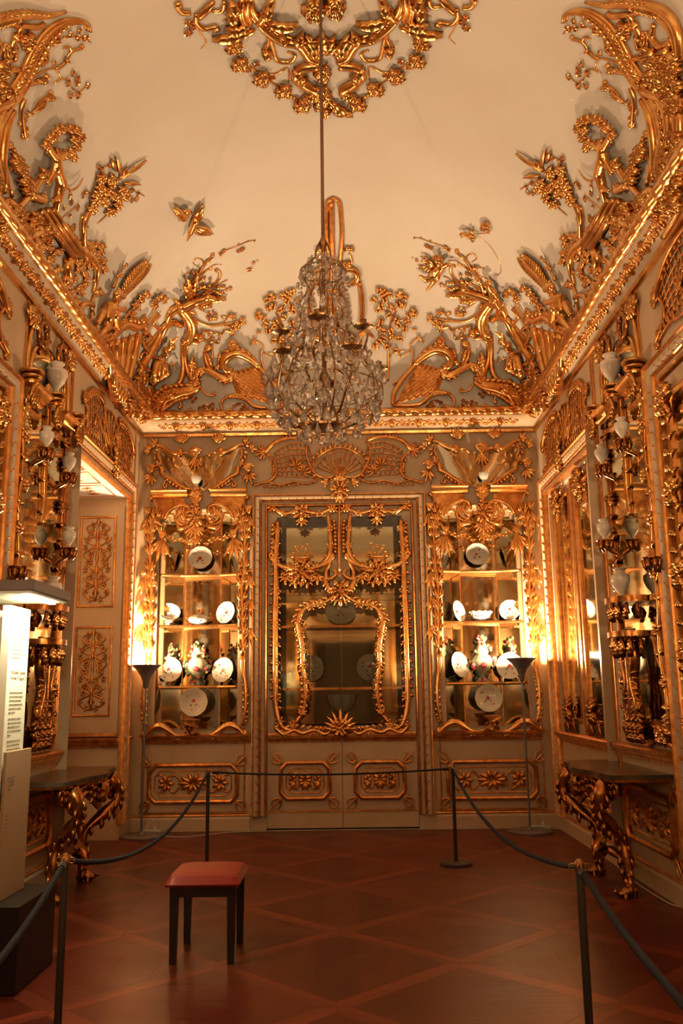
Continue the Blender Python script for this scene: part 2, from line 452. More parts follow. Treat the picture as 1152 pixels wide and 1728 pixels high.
    def body(s, caps, voxel=.012, name='figure', par=None, m=None):
        """one continuous carved body from tapered limbs: (x0,y0,h0,r0, x1,y1,h1,r1)"""
        mb = MB()
        for c in caps:
            x0, y0, h0, r0, x1, y1, h1, r1 = c
            a, b = s.P(x0, y0, h0), s.P(x1, y1, h1)
            n = 7; pts = []; rad = []
            d = b - a
            dn = d.normalized() if d.length > 1e-6 else V((0,0,1))
            for i in range(5):
                t = math.sin(i/5*pi/2); pts.append(a - dn*r0*math.cos(i/5*pi/2)); rad.append(max(r0*t, .001))
            for i in range(n): t = i/(n-1); pts.append(a.lerp(b, t)); rad.append(r0 + (r1 - r0)*t)
            for i in range(4, -1, -1):
                t = math.sin(i/5*pi/2); pts.append(b + dn*r1*math.cos(i/5*pi/2)); rad.append(max(r1*t, .001))
            mb.tube(pts, rad, 9)
        return obj(name, fuse(mb, voxel, name, m or MATK[s.k], off_of(s.t)), None, par or s.t)
def fuse(mb, voxel, name, m, off):
    me = mb.mesh(name + '_raw', m, True, off); o = bpy.data.objects.new('tmp_fuse', me); col.objects.link(o)
    md = o.modifiers.new('r', 'REMESH'); md.mode = 'VOXEL'; md.voxel_size = voxel; md.use_smooth_shade = True
    ms = o.modifiers.new('s', 'SMOOTH'); ms.factor = .5; ms.iterations = 2
    dg = bpy.context.evaluated_depsgraph_get(); ev = o.evaluated_get(dg)
    out = bpy.data.meshes.new_from_object(ev); out.name = name
    bpy.data.objects.remove(o); bpy.data.meshes.remove(me)
    out.materials.clear(); out.materials.append(m); out.shade_smooth()
    return out

# ================================================================ the shell
class Chart:
    def __init__(s, o, U, N, Z=(0,0,1)): s.o, s.U, s.N, s.Z = V(o), V(U), V(N), V(Z)
    def p(s, u, v, h=0.): return s.o + s.U*u + s.Z*v + s.N*h
BK = Chart((0, YB, 0), (1,0,0), (0,-1,0)); RT = Chart((XR, 0, 0), (0,1,0), (-1,0,0)); LT = Chart((XL, 0, 0), (0,1,0), (1,0,0))
FR = Chart((0, YF, 0), (1,0,0), (0,1,0))
def holed(ch, u0, u1, v0, v1, holes, th):
    us = sorted({u0, u1} | {h[0] for h in holes} | {h[1] for h in holes}); vv = sorted({v0, v1} | {h[2] for h in holes} | {h[3] for h in holes})
    mb = MB()
    for a, b in zip(us, us[1:]):
        for c, d in zip(vv, vv[1:]):
            if any(h[0] < (a+b)/2 < h[1] and h[2] < (c+d)/2 < h[3] for h in holes): continue
            mb.add([ch.p(a,c), ch.p(b,c), ch.p(b,d), ch.p(a,d)], [(0,1,2,3)])
            mb.add([ch.p(a,c,-th), ch.p(b,c,-th), ch.p(b,d,-th), ch.p(a,d,-th)], [(3,2,1,0)])
    for a, b, c, d in holes:
        q = [(a,c), (b,c), (b,d), (a,d)]
        for i in range(4):
            if i == 0 and c <= v0: continue
            (e, f), (g, h) = q[i], q[(i+1) % 4]
            mb.add([ch.p(e,f), ch.p(g,h), ch.p(g,h,-th), ch.p(e,f,-th)], [(0,1,2,3)])
    return mb
def offset_poly(poly, d):
    n = len(poly); out = []
    A = sum(poly[i][0]*poly[(i+1) % n][1] - poly[(i+1) % n][0]*poly[i][1] for i in range(n)); sg = 1 if A > 0 else -1
    for i in range(n):
        p0, p1, p2 = V(poly[i-1]), V(poly[i]), V(poly[(i+1) % n])
        e1, e2 = (p1 - p0).normalized(), (p2 - p1).normalized()
        n1, n2 = V((-e1.y, e1.x))*sg, V((-e2.y, e2.x))*sg
        b = n1 + n2; L_ = b.length_squared
        out.append(p1 + b*(2*d/L_ if L_ > .2 else d))
    return out
def frame_mb(ch, poly, prof, mb=None, openb=False):
    """moulding along a closed (u,v) polygon; prof [(inset, height)]"""
    mb = mb or MB(); rings = [[ch.p(q[0], q[1], h) for q in offset_poly(poly, d)] for d, h in prof]; n = len(poly)
    vsx = [q for r in rings for q in r]; fs = []
    for j in range(len(rings) - 1):
        for i in range(n - 1 if openb else n): fs.append((j*n + i, j*n + (i+1) % n, (j+1)*n + (i+1) % n, (j+1)*n + i))
    return mb.add(vsx, fs)
def rect(u0, v0, u1, v1, c=0.): 
    if not c: return [(u0,v0), (u1,v0), (u1,v1), (u0,v1)]
    return [(u0+c,v0), (u1-c,v0), (u1,v0+c), (u1,v1-c), (u1-c,v1), (u0+c,v1), (u0,v1-c), (u0,v0+c)]
def hmould(ch, u0, u1, prof, mb=None):
    """straight horizontal moulding; prof [(height, projection)]"""
    mb = mb or MB(); n = len(prof)
    mb.add([ch.p(u0, v, h) for v, h in prof] + [ch.p(u1, v, h) for v, h in prof], [(i, i+1, n+i+1, n+i) for i in range(n-1)] + [tuple(range(n)), tuple(range(n, 2*n))[::-1]])
    return mb
def vmould(ch, v0, v1, prof, mb=None):
    mb = mb or MB(); n = len(prof)
    mb.add([ch.p(u, v0, h) for u, h in prof] + [ch.p(u, v1, h) for u, h in prof], [(i, i+1, n+i+1, n+i) for i in range(n-1)] + [tuple(range(n)), tuple(range(n, 2*n))[::-1]])
    return mb
ROUND = lambda w, h: [(0, 0)] + [(w*(.5 - .5*math.cos(pi*i/6)), h*math.sin(pi*i/6)) for i in range(1, 6)] + [(w, 0)]

# floor: a sub-floor with parquet laid on it: diagonal strips framing square panels of boards
floor = struct('floor', MB().box((XL-.9, YF-.5, -.06), (XR+.6, YB+.5, 0)), WOODS[0], smooth=False)
def clip(poly, lo, hi, ax):
    for lim, sg in ((lo, 1), (hi, -1)):
        out = []
        for i in range(len(poly)):
            a, b = poly[i-1], poly[i]; da, db = (a[ax]-lim)*sg, (b[ax]-lim)*sg
            if da >= 0: 
                if db >= 0: out.append(b)
                else: t = da/(da-db); out.append((a[0]+(b[0]-a[0])*t, a[1]+(b[1]-a[1])*t))
            elif db >= 0: t = da/(da-db); out += [(a[0]+(b[0]-a[0])*t, a[1]+(b[1]-a[1])*t), b]
        poly = out
        if len(poly) < 3: return []
    return poly
def board(poly, m, name, z=.004):
    poly = clip(clip(poly, XL, XR, 0), 3.3, YB, 1)
    if len(poly) < 3: return
    n = len(poly); c = V((sum(p[0] for p in poly)/n, sum(p[1] for p in poly)/n))
    ins = [V(p) + (c - V(p)).normalized()*.0018 for p in poly]
    mb = MB().add([(p.x, p.y, 0) for p in ins] + [(p.x, p.y, z) for p in ins], [(i, (i+1) % n, n+(i+1) % n, n+i) for i in range(n)] + [tuple(range(n, 2*n))])
    obj(name, mb, m, floor, False)
S_, NW = .735, .085
for i in range(-6, 8):
    for j in range(-6, 8):
        cx, cy = -.10 + (i - j)*S_, 5.75 + (i + j)*S_
        if not (XL - 1 < cx < XR + 1 and 2.9 < cy < YB + 1): continue
        k = S_ - NW
        dia = [(cx-k, cy), (cx, cy-k), (cx+k, cy), (cx, cy+k)]
        nb = 5; ax = (i + j) % 2
        for b in range(nb):
            lo = (cx if ax == 0 else cy) - k + 2*k*b/nb
            q = clip(dia, lo, lo + 2*k/nb, ax)
            if len(q) > 2: board(q, WOODS[1 - ax] if ax == 0 else WOODS[0], 'parquet_board')
        # two strips of the diagonal border on the lower sides of this square
        n_ = NW
        board([(cx-S_, cy), (cx-S_+n_, cy), (cx, cy-S_+n_), (cx, cy-S_)], WOODS[2], 'border_strip')
        board([(cx, cy-S_), (cx, cy-S_+n_), (cx+S_-n_, cy), (cx+S_, cy)], WOODS[3], 'border_strip')
        board([(cx-S_, cy), (cx, cy+S_), (cx, cy+S_-n_), (cx-S_+n_, cy)], WOODS[3], 'border_strip')
        board([(cx, cy+S_), (cx+S_, cy), (cx+S_-n_, cy), (cx, cy+S_-n_)], WOODS[2], 'border_strip')

# ceiling with its cove
mb = MB(); NX, NY = 64, 110
def warp(t): return .5 - .5*math.cos(pi*t)
for j in range(NY + 1):
    for i in range(NX + 1):
        x = XL + CW + (XR - XL - 2*CW)*warp(i/NX); y = YF + CW + (YB - YF - 2*CW)*warp(j/NY)
        mb.v.append(V((x, y, ceil_z(x, y))))
mb.f = [(j*(NX+1)+i, (j+1)*(NX+1)+i, (j+1)*(NX+1)+i+1, j*(NX+1)+i+1) for j in range(NY) for i in range(NX)]
ceiling = struct('ceiling', mb, PLASTER, smooth=True)

# walls
DX0, DX1 = XC - .91, XC + .91                        # door leaves
NLX0, NLX1, NZ0, NZ1 = -2.40, -1.385, 1.16, 3.93     # display niche
NRX0, NRX1 = 2*XC - NLX1, 2*XC - NLX0
wall_back = struct('wall_back', holed(BK, XL-.12, XR+.12, 0, 5.3, [(NLX0, NLX1, NZ0, NZ1), (NRX0, NRX1, NZ0, NZ1), (DX0, DX1, 0, 3.95)], .12), CREAM, smooth=False)
EM = (8.40, 10.52, 0, 3.95)                          # window embrasure
wall_left = struct('wall_left', holed(LT, YF, YB, 0, 5.3, [EM], .12), CREAM, smooth=False)
wall_right = struct('wall_right', holed(RT, YF, YB, 0, 5.3, [(8.86, 10.62, 1.12, 3.90)], .12), CREAM, smooth=False)
wall_front = struct('wall_front', holed(FR, XL, XR, 0, 5.3, [(XC - .85, XC + .85, 0, 2.9)], .12), CREAM, smooth=False)
# lobby beyond the doorway behind the camera
struct('wall_lobby', MB().box((XL, YF-2.2, 0), (XR, YF-2.1, 3.4)), CREAM, smooth=False)

# cornice, one run per side, mitred
CPROF = [(-.02, 4.86, 'f'), (.035, 4.875, 'f'), (.045, 4.905, 'f'), (.03, 4.92, 'c'), (.05, 4.95, 'c'), (.10, 4.985, 'c'), (.15, 5.045, 'c'), (.155, 5.06, 'g')]
CPROF += [(.165 + .055*math.cos(a), 5.115 + .06*math.sin(a), 'g') for a in [-1.2 + i*.45 for i in range(8)]] + [(.10, 5.185, 'p'), (.05, 5.20, 'p')]
def corner_pts(ins):
    return [V((XL+ins, YB-ins, 0)), V((XR-ins, YB-ins, 0)), V((XR-ins, YF+ins, 0)), V((XL+ins, YF+ins, 0))]
for si, side in enumerate(('back', 'right', 'front', 'left')):
    root = thing('trim_%d' % (si+1), None, None, kind='structure')
    for nm, keys, m in (('fillet', 'f', GOLD), ('cavetto', 'c', CREAM), ('ribbon_torus', 'g', GOLD), ('weathering', 'p', PLASTER)):
        idx = [i for i, c in enumerate(CPROF) if c[2] == keys]
        if idx[-1] + 1 < len(CPROF): idx.append(idx[-1] + 1)
        n = 200 if nm == 'ribbon_torus' else 2
        rows = []
        for i in idx:
            ins, z, _ = CPROF[i]; c = corner_pts(ins); a, b = c[si], c[(si+1) % 4]
            r = []
            for k in range(n):
                t = k/(n-1); p = a.lerp(b, t) + V((0,0,z))
                if nm == 'ribbon_torus':
                    L_ = (b-a).length; s_ = t*L_
                    d = .010*math.sin(s_*2*pi/.17 + i*.9) + .004*math.sin(s_*2*pi/.057)
                    inn = (V((XC, YC, 0)) - p); inn = V((0, -1, 0)) if side == 'back' else V((-1,0,0)) if side == 'right' else V((0,1,0)) if side == 'front' else V((1,0,0))
                    p = p + inn*d + V((0,0,-d*.6))
                r.append(p)
            rows.append(r)
        mb = MB(); mb.v = [p for r in rows for p in r]
        mb.f = [(j*n+k, j*n+k+1, (j+1)*n+k+1, (j+1)*n+k) for j in range(len(rows)-1) for k in range(n-1)]
        obj(nm, mb, m, root, True if nm == 'ribbon_torus' else 'auto')
    # painted-gold scroll sprays along the cavetto
    if side != 'front':
        ch = {'back': BK, 'right': RT, 'left': LT}[side]
        u0, u1 = (XL+.3, XR-.3) if side == 'back' else (3.6, YB-.3)
        nn = 13 if side == 'back' else 19
        def cav(u, q):   # q 0..1 up the cavetto
            return ch.p(u, 4.93 + .11*q, .055 + .095*q*q*.5 + .05*q)
        for k in range(nn):
            uc = u0 + (u1-u0)*(k+.5)/nn
            mb = MB()
            for sg in (-1, 1):
                mb.tube([cav(uc + sg*(.01 + .21*t), .25 + .45*abs(math.sin(t*5.2))) for t in [i/13 for i in range(14)]], [.017 - .008*i/13 for i in range(14)], 5)
                mb.tube([cav(uc + sg*(.03 + .12*t), .85 - .5*abs(math.sin(t*4.))) for t in [i/9 for i in range(10)]], [.015 - .006*i/9 for i in range(10)], 5)
                for t, q0 in ((.3, .3), (.55, .6), (.8, .3), (1., .5)): mb.tube([cav(uc + sg*.2*t, q0), cav(uc + sg*(.2*t + .02), q0 + .18), cav(uc + sg*(.2*t + .038), q0 + .08)], [.012, .018, .006], 5)
            mb.tube([cav(uc, .1), cav(uc, .5), cav(uc, .92)], [.012, .036, .010], 6)
            obj('gilt_spray', mb, GOLDF, root, True)

# dado rails, bases
RAIL = [(1.01, 0), (1.015, .03), (1.04, .035), (1.05, .05), (1.075, .055), (1.085, .075), (1.11, .08), (1.125, .06), (1.13, 0)]
for ch, w_, segs in ((BK, wall_back, [(-2.52, XC-1.10), (XC+1.10, 2*XC+2.52)]), (RT, wall_right, [(8.42, 10.9), (6.95, 8.40), (3.6, 6.75)]), (LT, wall_left, [(10.55, 10.9), (6.95, 8.38), (3.6, 6.75)])):
    for a, b in segs: obj('dado_rail', hmould(ch, a, b, RAIL), GOLDF, w_)
for nm, ch, segs in (('back', BK, [(XL, XC-1.11), (XC+1.11, XR)]), ('right', RT, [(YF, YB)]), ('left', LT, [(YF, EM[0]), (EM[1], YB)])):
    mb = MB()
    for a, b in segs: hmould(ch, a, b, [(0, 0), (0, .03), (.14, .03), (.15, .02), (.165, .018), (.17, 0)], mb)
    struct('baseboard_' + nm, mb, CREAM)
    mb = MB()
    for a, b in segs: hmould(ch, a, b, [(.168, 0), (.168, .018), (.178, .024), (.19, .016), (.195, 0)], mb)
    obj('gilt_line', mb, GOLDF, bpy.data.objects['baseboard_' + nm])

# window embrasure on the long wall: lining boards and shuttered window
ex = XL - .66
em = thing('window_1', None, None, (XL-.33, 9.46, 0), kind='structure')
obj('soffit', MB().box((ex, EM[0], EM[3]-.004), (XL-.002, EM[1], EM[3]+.06)), WHITE, em, False, label='white soffit with thin gilt lines')
obj('jamb_panel', MB().box((ex, EM[1]-.004, 0), (XL-.002, EM[1]+.06, EM[3])), CREAM, em, False)
obj('jamb_panel', MB().box((ex, EM[0]-.06, 0), (XL-.002, EM[0]+.004, EM[3])), CREAM, em, False)
obj('shutter', MB().box((ex-.06, EM[0], 0), (ex, EM[1], EM[3])), CREAM, em, False)
sof = Chart((XL, EM[0], EM[3]-.004), (0,1,0), (0,0,-1), (-1,0,0))
for u0, v0, u1, v1 in ((.12, .10, .70, .56), (.80, .10, 1.32, .56), (1.42, .10, 2.0, .56)):
    p_ = obj('gilt_frame', frame_mb(sof, rect(u0, v0, u1, v1), ROUND(.016, .01)), GOLDF, em)
    mb = MB()
    for k in range(3):
        uc = u0 + (u1-u0)*(.25 + .25*k); vc = (v0+v1)/2
        for a in range(6):
            an = a*pi/3 + k
            mb.tube([sof.p(uc + math.cos(an + t*1.6)*t*.05, vc + math.sin(an + t*1.6)*t*.07, .003) for t in (.15, .45, .75, 1.)], [.004, .006, .004, .002], 5)
    obj('gilt_rosettes', mb, GOLDF, em)
jam = Chart((XL, EM[1]-.004, 0), (-1,0,0), (0,-1,0))
shut = Chart((ex, 0, 0), (0,1,0), (1,0,0))
J0, J1 = .11, .55
obj('jamb_leaf', MB().box((ex+.03, EM[1]-.03, 1.16), (XL-.02, EM[1], 3.84)), CREAM, em, False)
jam2 = Chart((XL, EM[1]-.03, 0), (-1,0,0), (0,-1,0))
for v0, v1 in ((1.36, 2.40), (2.62, 3.72)):
    obj('panel_frame', frame_mb(jam2, rect(J0, v0, J1, v1), ROUND(.028, .018)), GOLDF, em)
    # strapwork filling of the panel
    uc = (J0+J1)/2; hw = (J1-J0)/2 - .05; H = v1 - v0 - .12
    for sg in (-1, 1):
        for q0, q1, ph, amp in ((.02, .30, 0, .9), (.26, .56, 1.2, .7), (.5, .8, .3, .95), (.74, .99, 1.6, .8), (.1, .9, 2.6, .4)):
            pts = [jam2.p(uc + sg*hw*amp*abs(math.sin(ph + t*4.6)), v0 + .06 + H*(q0 + (q1-q0)*t), .008) for t in [i/14 for i in range(15)]]
            obj('strapwork', MB().tube(pts, [.012 - .004*abs(i-7)/7 for i in range(15)], 6), GOLDF, em, True)
        for k in range(11):
            y_ = v0 + .10 + H*.95*k/10.5; x_ = uc + sg*hw*(.35 + .55*((k*37) % 10)/10)
            mb = MB()
            for a in range(5):
                an = a*2*pi/5 + k
                mb.tube([jam2.p(x_ + math.cos(an)*t*.035, y_ + math.sin(an)*t*.05, .012) for t in (.1, .6, 1.)], [.006, .011, .004], 5)
            obj('gilt_blossom', mb, GOLDF, em, True)
    obj('gilt_finial', MB().tube([jam2.p(uc, v0 + .08 + H*t, .01) for t in [i/20 for i in range(21)]], [.006 + .016*abs(math.sin(i*1.05)) for i in range(21)], 6), GOLDF, em, True)
# dado inside the embrasure
mb = MB(); obj('dado_rail', hmould(jam, 0, .66, RAIL, mb), GOLDF, em)
obj('dado_rail', hmould(shut, EM[0], EM[1], RAIL), GOLDF, em)
obj('sill_rail', hmould(jam2, .02, .64, [(1.14, 0), (1.14, .035), (1.175, .03), (1.18, 0)]), GOLDF, em)
# gilded architrave round the embrasure mouth and round the other bays of the long walls
def architrave(ch, u0, u1, v0, v1, par, w_=.26, wt=None):
    """broad moulded surround: gold fillets, cream ogee with gilt leaf ticks"""
    poly = [(u0, v0), (u0, v1), (u1, v1), (u1, v0)]
    wt = wt or w_*.8
    outl = [(u0-w_, v0), (u0-w_, v1+wt), (u1+w_, v1+wt), (u1+w_, v0)]
    def band(t0, t1, prof, m, nm):
        mb = MB(); n = len(prof); R = []
        for f, h in prof:
            t = t0 + (t1-t0)*f
            R.append([ch.p(a[0] + (b[0]-a[0])*t, a[1] + (b[1]-a[1])*t, h) for a, b in zip(poly, outl)])
        mb.add([q for r in R for q in r], [(j*4+i, j*4+i+1, (j+1)*4+i+1, (j+1)*4+i) for j in range(n-1) for i in range(3)])
        mb.add([R[0][0]] , []); obj(nm, mb, m, par, 'auto')
    band(0, .16, [(0, 0), (.1, .05), (.5, .062), (.9, .05), (1, .03)], GOLDF, 'gilt_bead')
    band(.16, .36, [(0, .03), (1, .035)], CREAM, 'flat_band')
    band(.36, .50, [(0, .035), (.2, .055), (.5, .065), (.8, .055), (1, .05)], GOLDF, 'gilt_fillet')
    band(.50, .84, [(0, .05), (.3, .075), (.7, .085), (1, .075)], CREAM, 'ogee_band')
    band(.84, .95, [(0, .075), (.4, .10), (1, .10)], GOLDF, 'gilt_bead')
    band(.95, 1., [(0, .10), (1, 0)], CREAM, 'return_board')
    # leaf ticks wound on the ogee
    for sideu, sgn in ((u0, -1), (u1, 1)):
        n = int((v1 - v0)/.105)
        for k in range(n):
            v = v0 + (k + .5)*(v1-v0)/n; uo = sideu + sgn*w_*.52; u2 = sideu + sgn*w_*.82
            obj('leaf_tick', MB().tube([ch.p(uo, v - .030, .050), ch.p((uo+u2)/2, v + .006, .071), ch.p(u2, v + .030, .068)], [.008, .016, .006], 5), GOLDF, par, True)
    n = int((u1-u0)/.105)
    for k in range(n):
        u = u0 + (k + .5)*(u1-u0)/n; s_ = 1 if u > (u0+u1)/2 else -1
        obj('leaf_tick', MB().tube([ch.p(u - s_*.028, v1 + wt*.52, .050), ch.p(u + s_*.006, v1 + wt*.67, .071), ch.p(u + s_*.032, v1 + wt*.82, .068)], [.008, .016, .006], 5), GOLDF, par, True)
a_ = thing('trim_5', None, None, kind='structure'); architrave(LT, EM[0]+.02, EM[1]-.02, .17, EM[3]-.015, a_, .13, .2)
a_ = thing('trim_6', None, None, kind='structure'); architrave(RT, EM[0]+.18, EM[1]+.13, .17, EM[3]-.015, a_, .14, .2)
a_ = thing('trim_7', None, None, kind='structure'); architrave(RT, 4.05, 6.54, .17, 3.92, a_, .22)
a_ = thing('trim_8', None, None, kind='structure'); architrave(LT, 4.05, 6.54, .17, 3.92, a_, .22)
a_ = thing('trim_9', None, None, kind='structure'); architrave(BK, DX0, DX1, .17, 3.93, a_, .19)
# lines where the wall boards meet
for ch, w_, us in ((BK, wall_back, (-2.52, -1.29, 2*XC+1.29, 2*XC+2.52)), (RT, wall_right, (8.36, 8.44, 6.97)), (LT, wall_left, (8.20, 8.24, 6.97, 10.80))):
    for u in us:
        obj('gilt_edge', vmould(ch, .20, ZC-.02, [(u-.011, 0), (u-.009, .012), (u, .016), (u+.009, .012), (u+.011, 0)]), GOLDF, w_)
a_ = thing('trim_10', None, None, kind='structure'); architrave(FR, XC-.86, XC+.86, 0, 2.92, a_, .19)
for u0, u1 in ((XL+.2, XC-1.15), (XC+1.15, XR-.2)):
    obj('mirror_panel', MB().box((u0+.08, YF+.004, 1.25), (u1-.08, YF+.012, 3.8)), MIRROR, wall_front, False)
    obj('gilt_frame', frame_mb(FR, rect(u0, 1.16, u1, 3.9), [(0, 0), (.02, .05), (.06, .06), (.10, .03), (.11, .01)]), GOLD, wall_front)
    obj('gilt_frame', frame_mb(FR, rect(u0, 4.1, u1, 4.75, .1), [(0, 0), (.02, .04), (.06, .05), (.09, .0)]), GOLD, wall_front)
    obj('dado_rail', hmould(FR, u0-.1, u1+.1, RAIL), GOLDF, wall_front); obj('dado_frame', frame_mb(FR, rect(u0, .3, u1, .8, .09), [(0, 0), (.02, .04), (.05, .0)]), GOLDF, wall_front)
obj('gilt_frame', frame_mb(FR, rect(XC-.9, 3.25, XC+.9, 4.7, .2), [(0, 0), (.03, .06), (.08, .07), (.12, .0)]), GOLD, wall_front)

# ================================================================ back wall
def sym(t, keep=()):
    """repeat every part of a thing on the other side of its own middle"""
    for ch in list(t.children):
        if ch.name.split('.')[0] in keep: continue
        c = ch.copy(); col.objects.link(c); c.parent = t; c.matrix_basis = SX @ ch.matrix_basis
        for g in list(ch.children):
            d = g.copy(); col.objects.link(d); d.parent = c
XB = (NLX0 + NLX1)/2                                   # middle of the niche bay
def c1(x, y): return 230 + x*.17361, 720 + y*.17361    # reading positions taken from enlarged views
def c2(x, y): return 230 + x*.17361, 980 + y*.17361
def tp(f, s): return [f(*p) for p in pp(s)]
# mirror over the niche: wing-shaped glass in a scrolled frame
wm = thing('wing_mirror', 'wing-shaped mirror in scrolled gilt frame above the niche by the embrasure', 'mirror', (XB, YB, 4.1), 'wing mirrors over the niches')
o = Orn(BW, wm, 'g', .004); o.T, o.K = 1.15, 1.2
o.plate(tp(c1, '190,190 420,262 578,300 740,258 1000,185 940,350 905,470 700,612 580,622 470,612 280,485 240,350'), .012, 'mirror_glass', 0, MIRROR, 3)
o.lift = .02
o.tube(tp(c1, '200,190 250,195 310,235 370,265 430,258'), .018, .014, .024, c1=-3, name='frame_scroll')
o.tube(tp(c1, '430,290 470,258 520,268 550,300'), .016, .012, c0=3, name='frame_scroll')
o.tube(tp(c1, '235,215 215,290 240,340 225,400 250,440'), .016, .012, name='frame_scroll', c1=-3)
o.tube(tp(c1, '250,400 260,470 330,510 400,560 470,600 540,615'), .030, .012, .026, name='frame_scroll')
o.tube(tp(c1, '300,510 270,560 250,620'), .014, .006, name='frame_scroll')
o.frill(tp(c1, '235,205 205,290 235,350 215,430'), 5, .03, 7, 1); o.frill(tp(c1, '260,470 330,510 400,560 480,605'), 5, .035, 7, 1)
o.spray(*c1(200,185), 150, 9, 4, .03); o.spray(*c1(450,170), 95, 14, 6, .028, .8); o.spray(*c1(140,240), 160, 8, 4, .03, 1.0)
o.tube(tp(c1, '300,560 360,585 430,560'), .010, .005, c1=-2); o.spray(*c1(300,610), 170, 8, 4, .022, 1.2)
o.tube(tp(c1, '100,400 150,385 200,400'), .018, .018, .026, name='corbel_rim'); o.plate(tp(c1, '110,400 190,400 175,450 150,470 125,450'), .06, 'corbel', 0, None, 2)
o.spray(*c1(150,465), 250, 14, 5, .03, .8); o.fls(tp(c1, '215,470 195,520 150,530 235,250'), .022)
sym(wm, ('mirror_glass',))
o.lift = .03
o.plate(tp(c1, '515,240 630,235 625,265 600,290 578,330 555,290 520,265'), .03, 'crest', 0, None, 3); o.tube(tp(c1, '515,235 578,225 640,235'), .02, .02, .03, name='crest_rim', c0=0)
o.spray(*c1(575,300), 270, 16, 5, .03, .5, 'l')
# gilt band across the glass
o.lift = .016
for b in ('300,330 500,600', '850,330 650,600'): o.tube(tp(c1, b), .011, .011, name='glazing_bar', n=5)
wm2 = mirror(wm, 'wing-shaped mirror in scrolled gilt frame above the niche by the console')
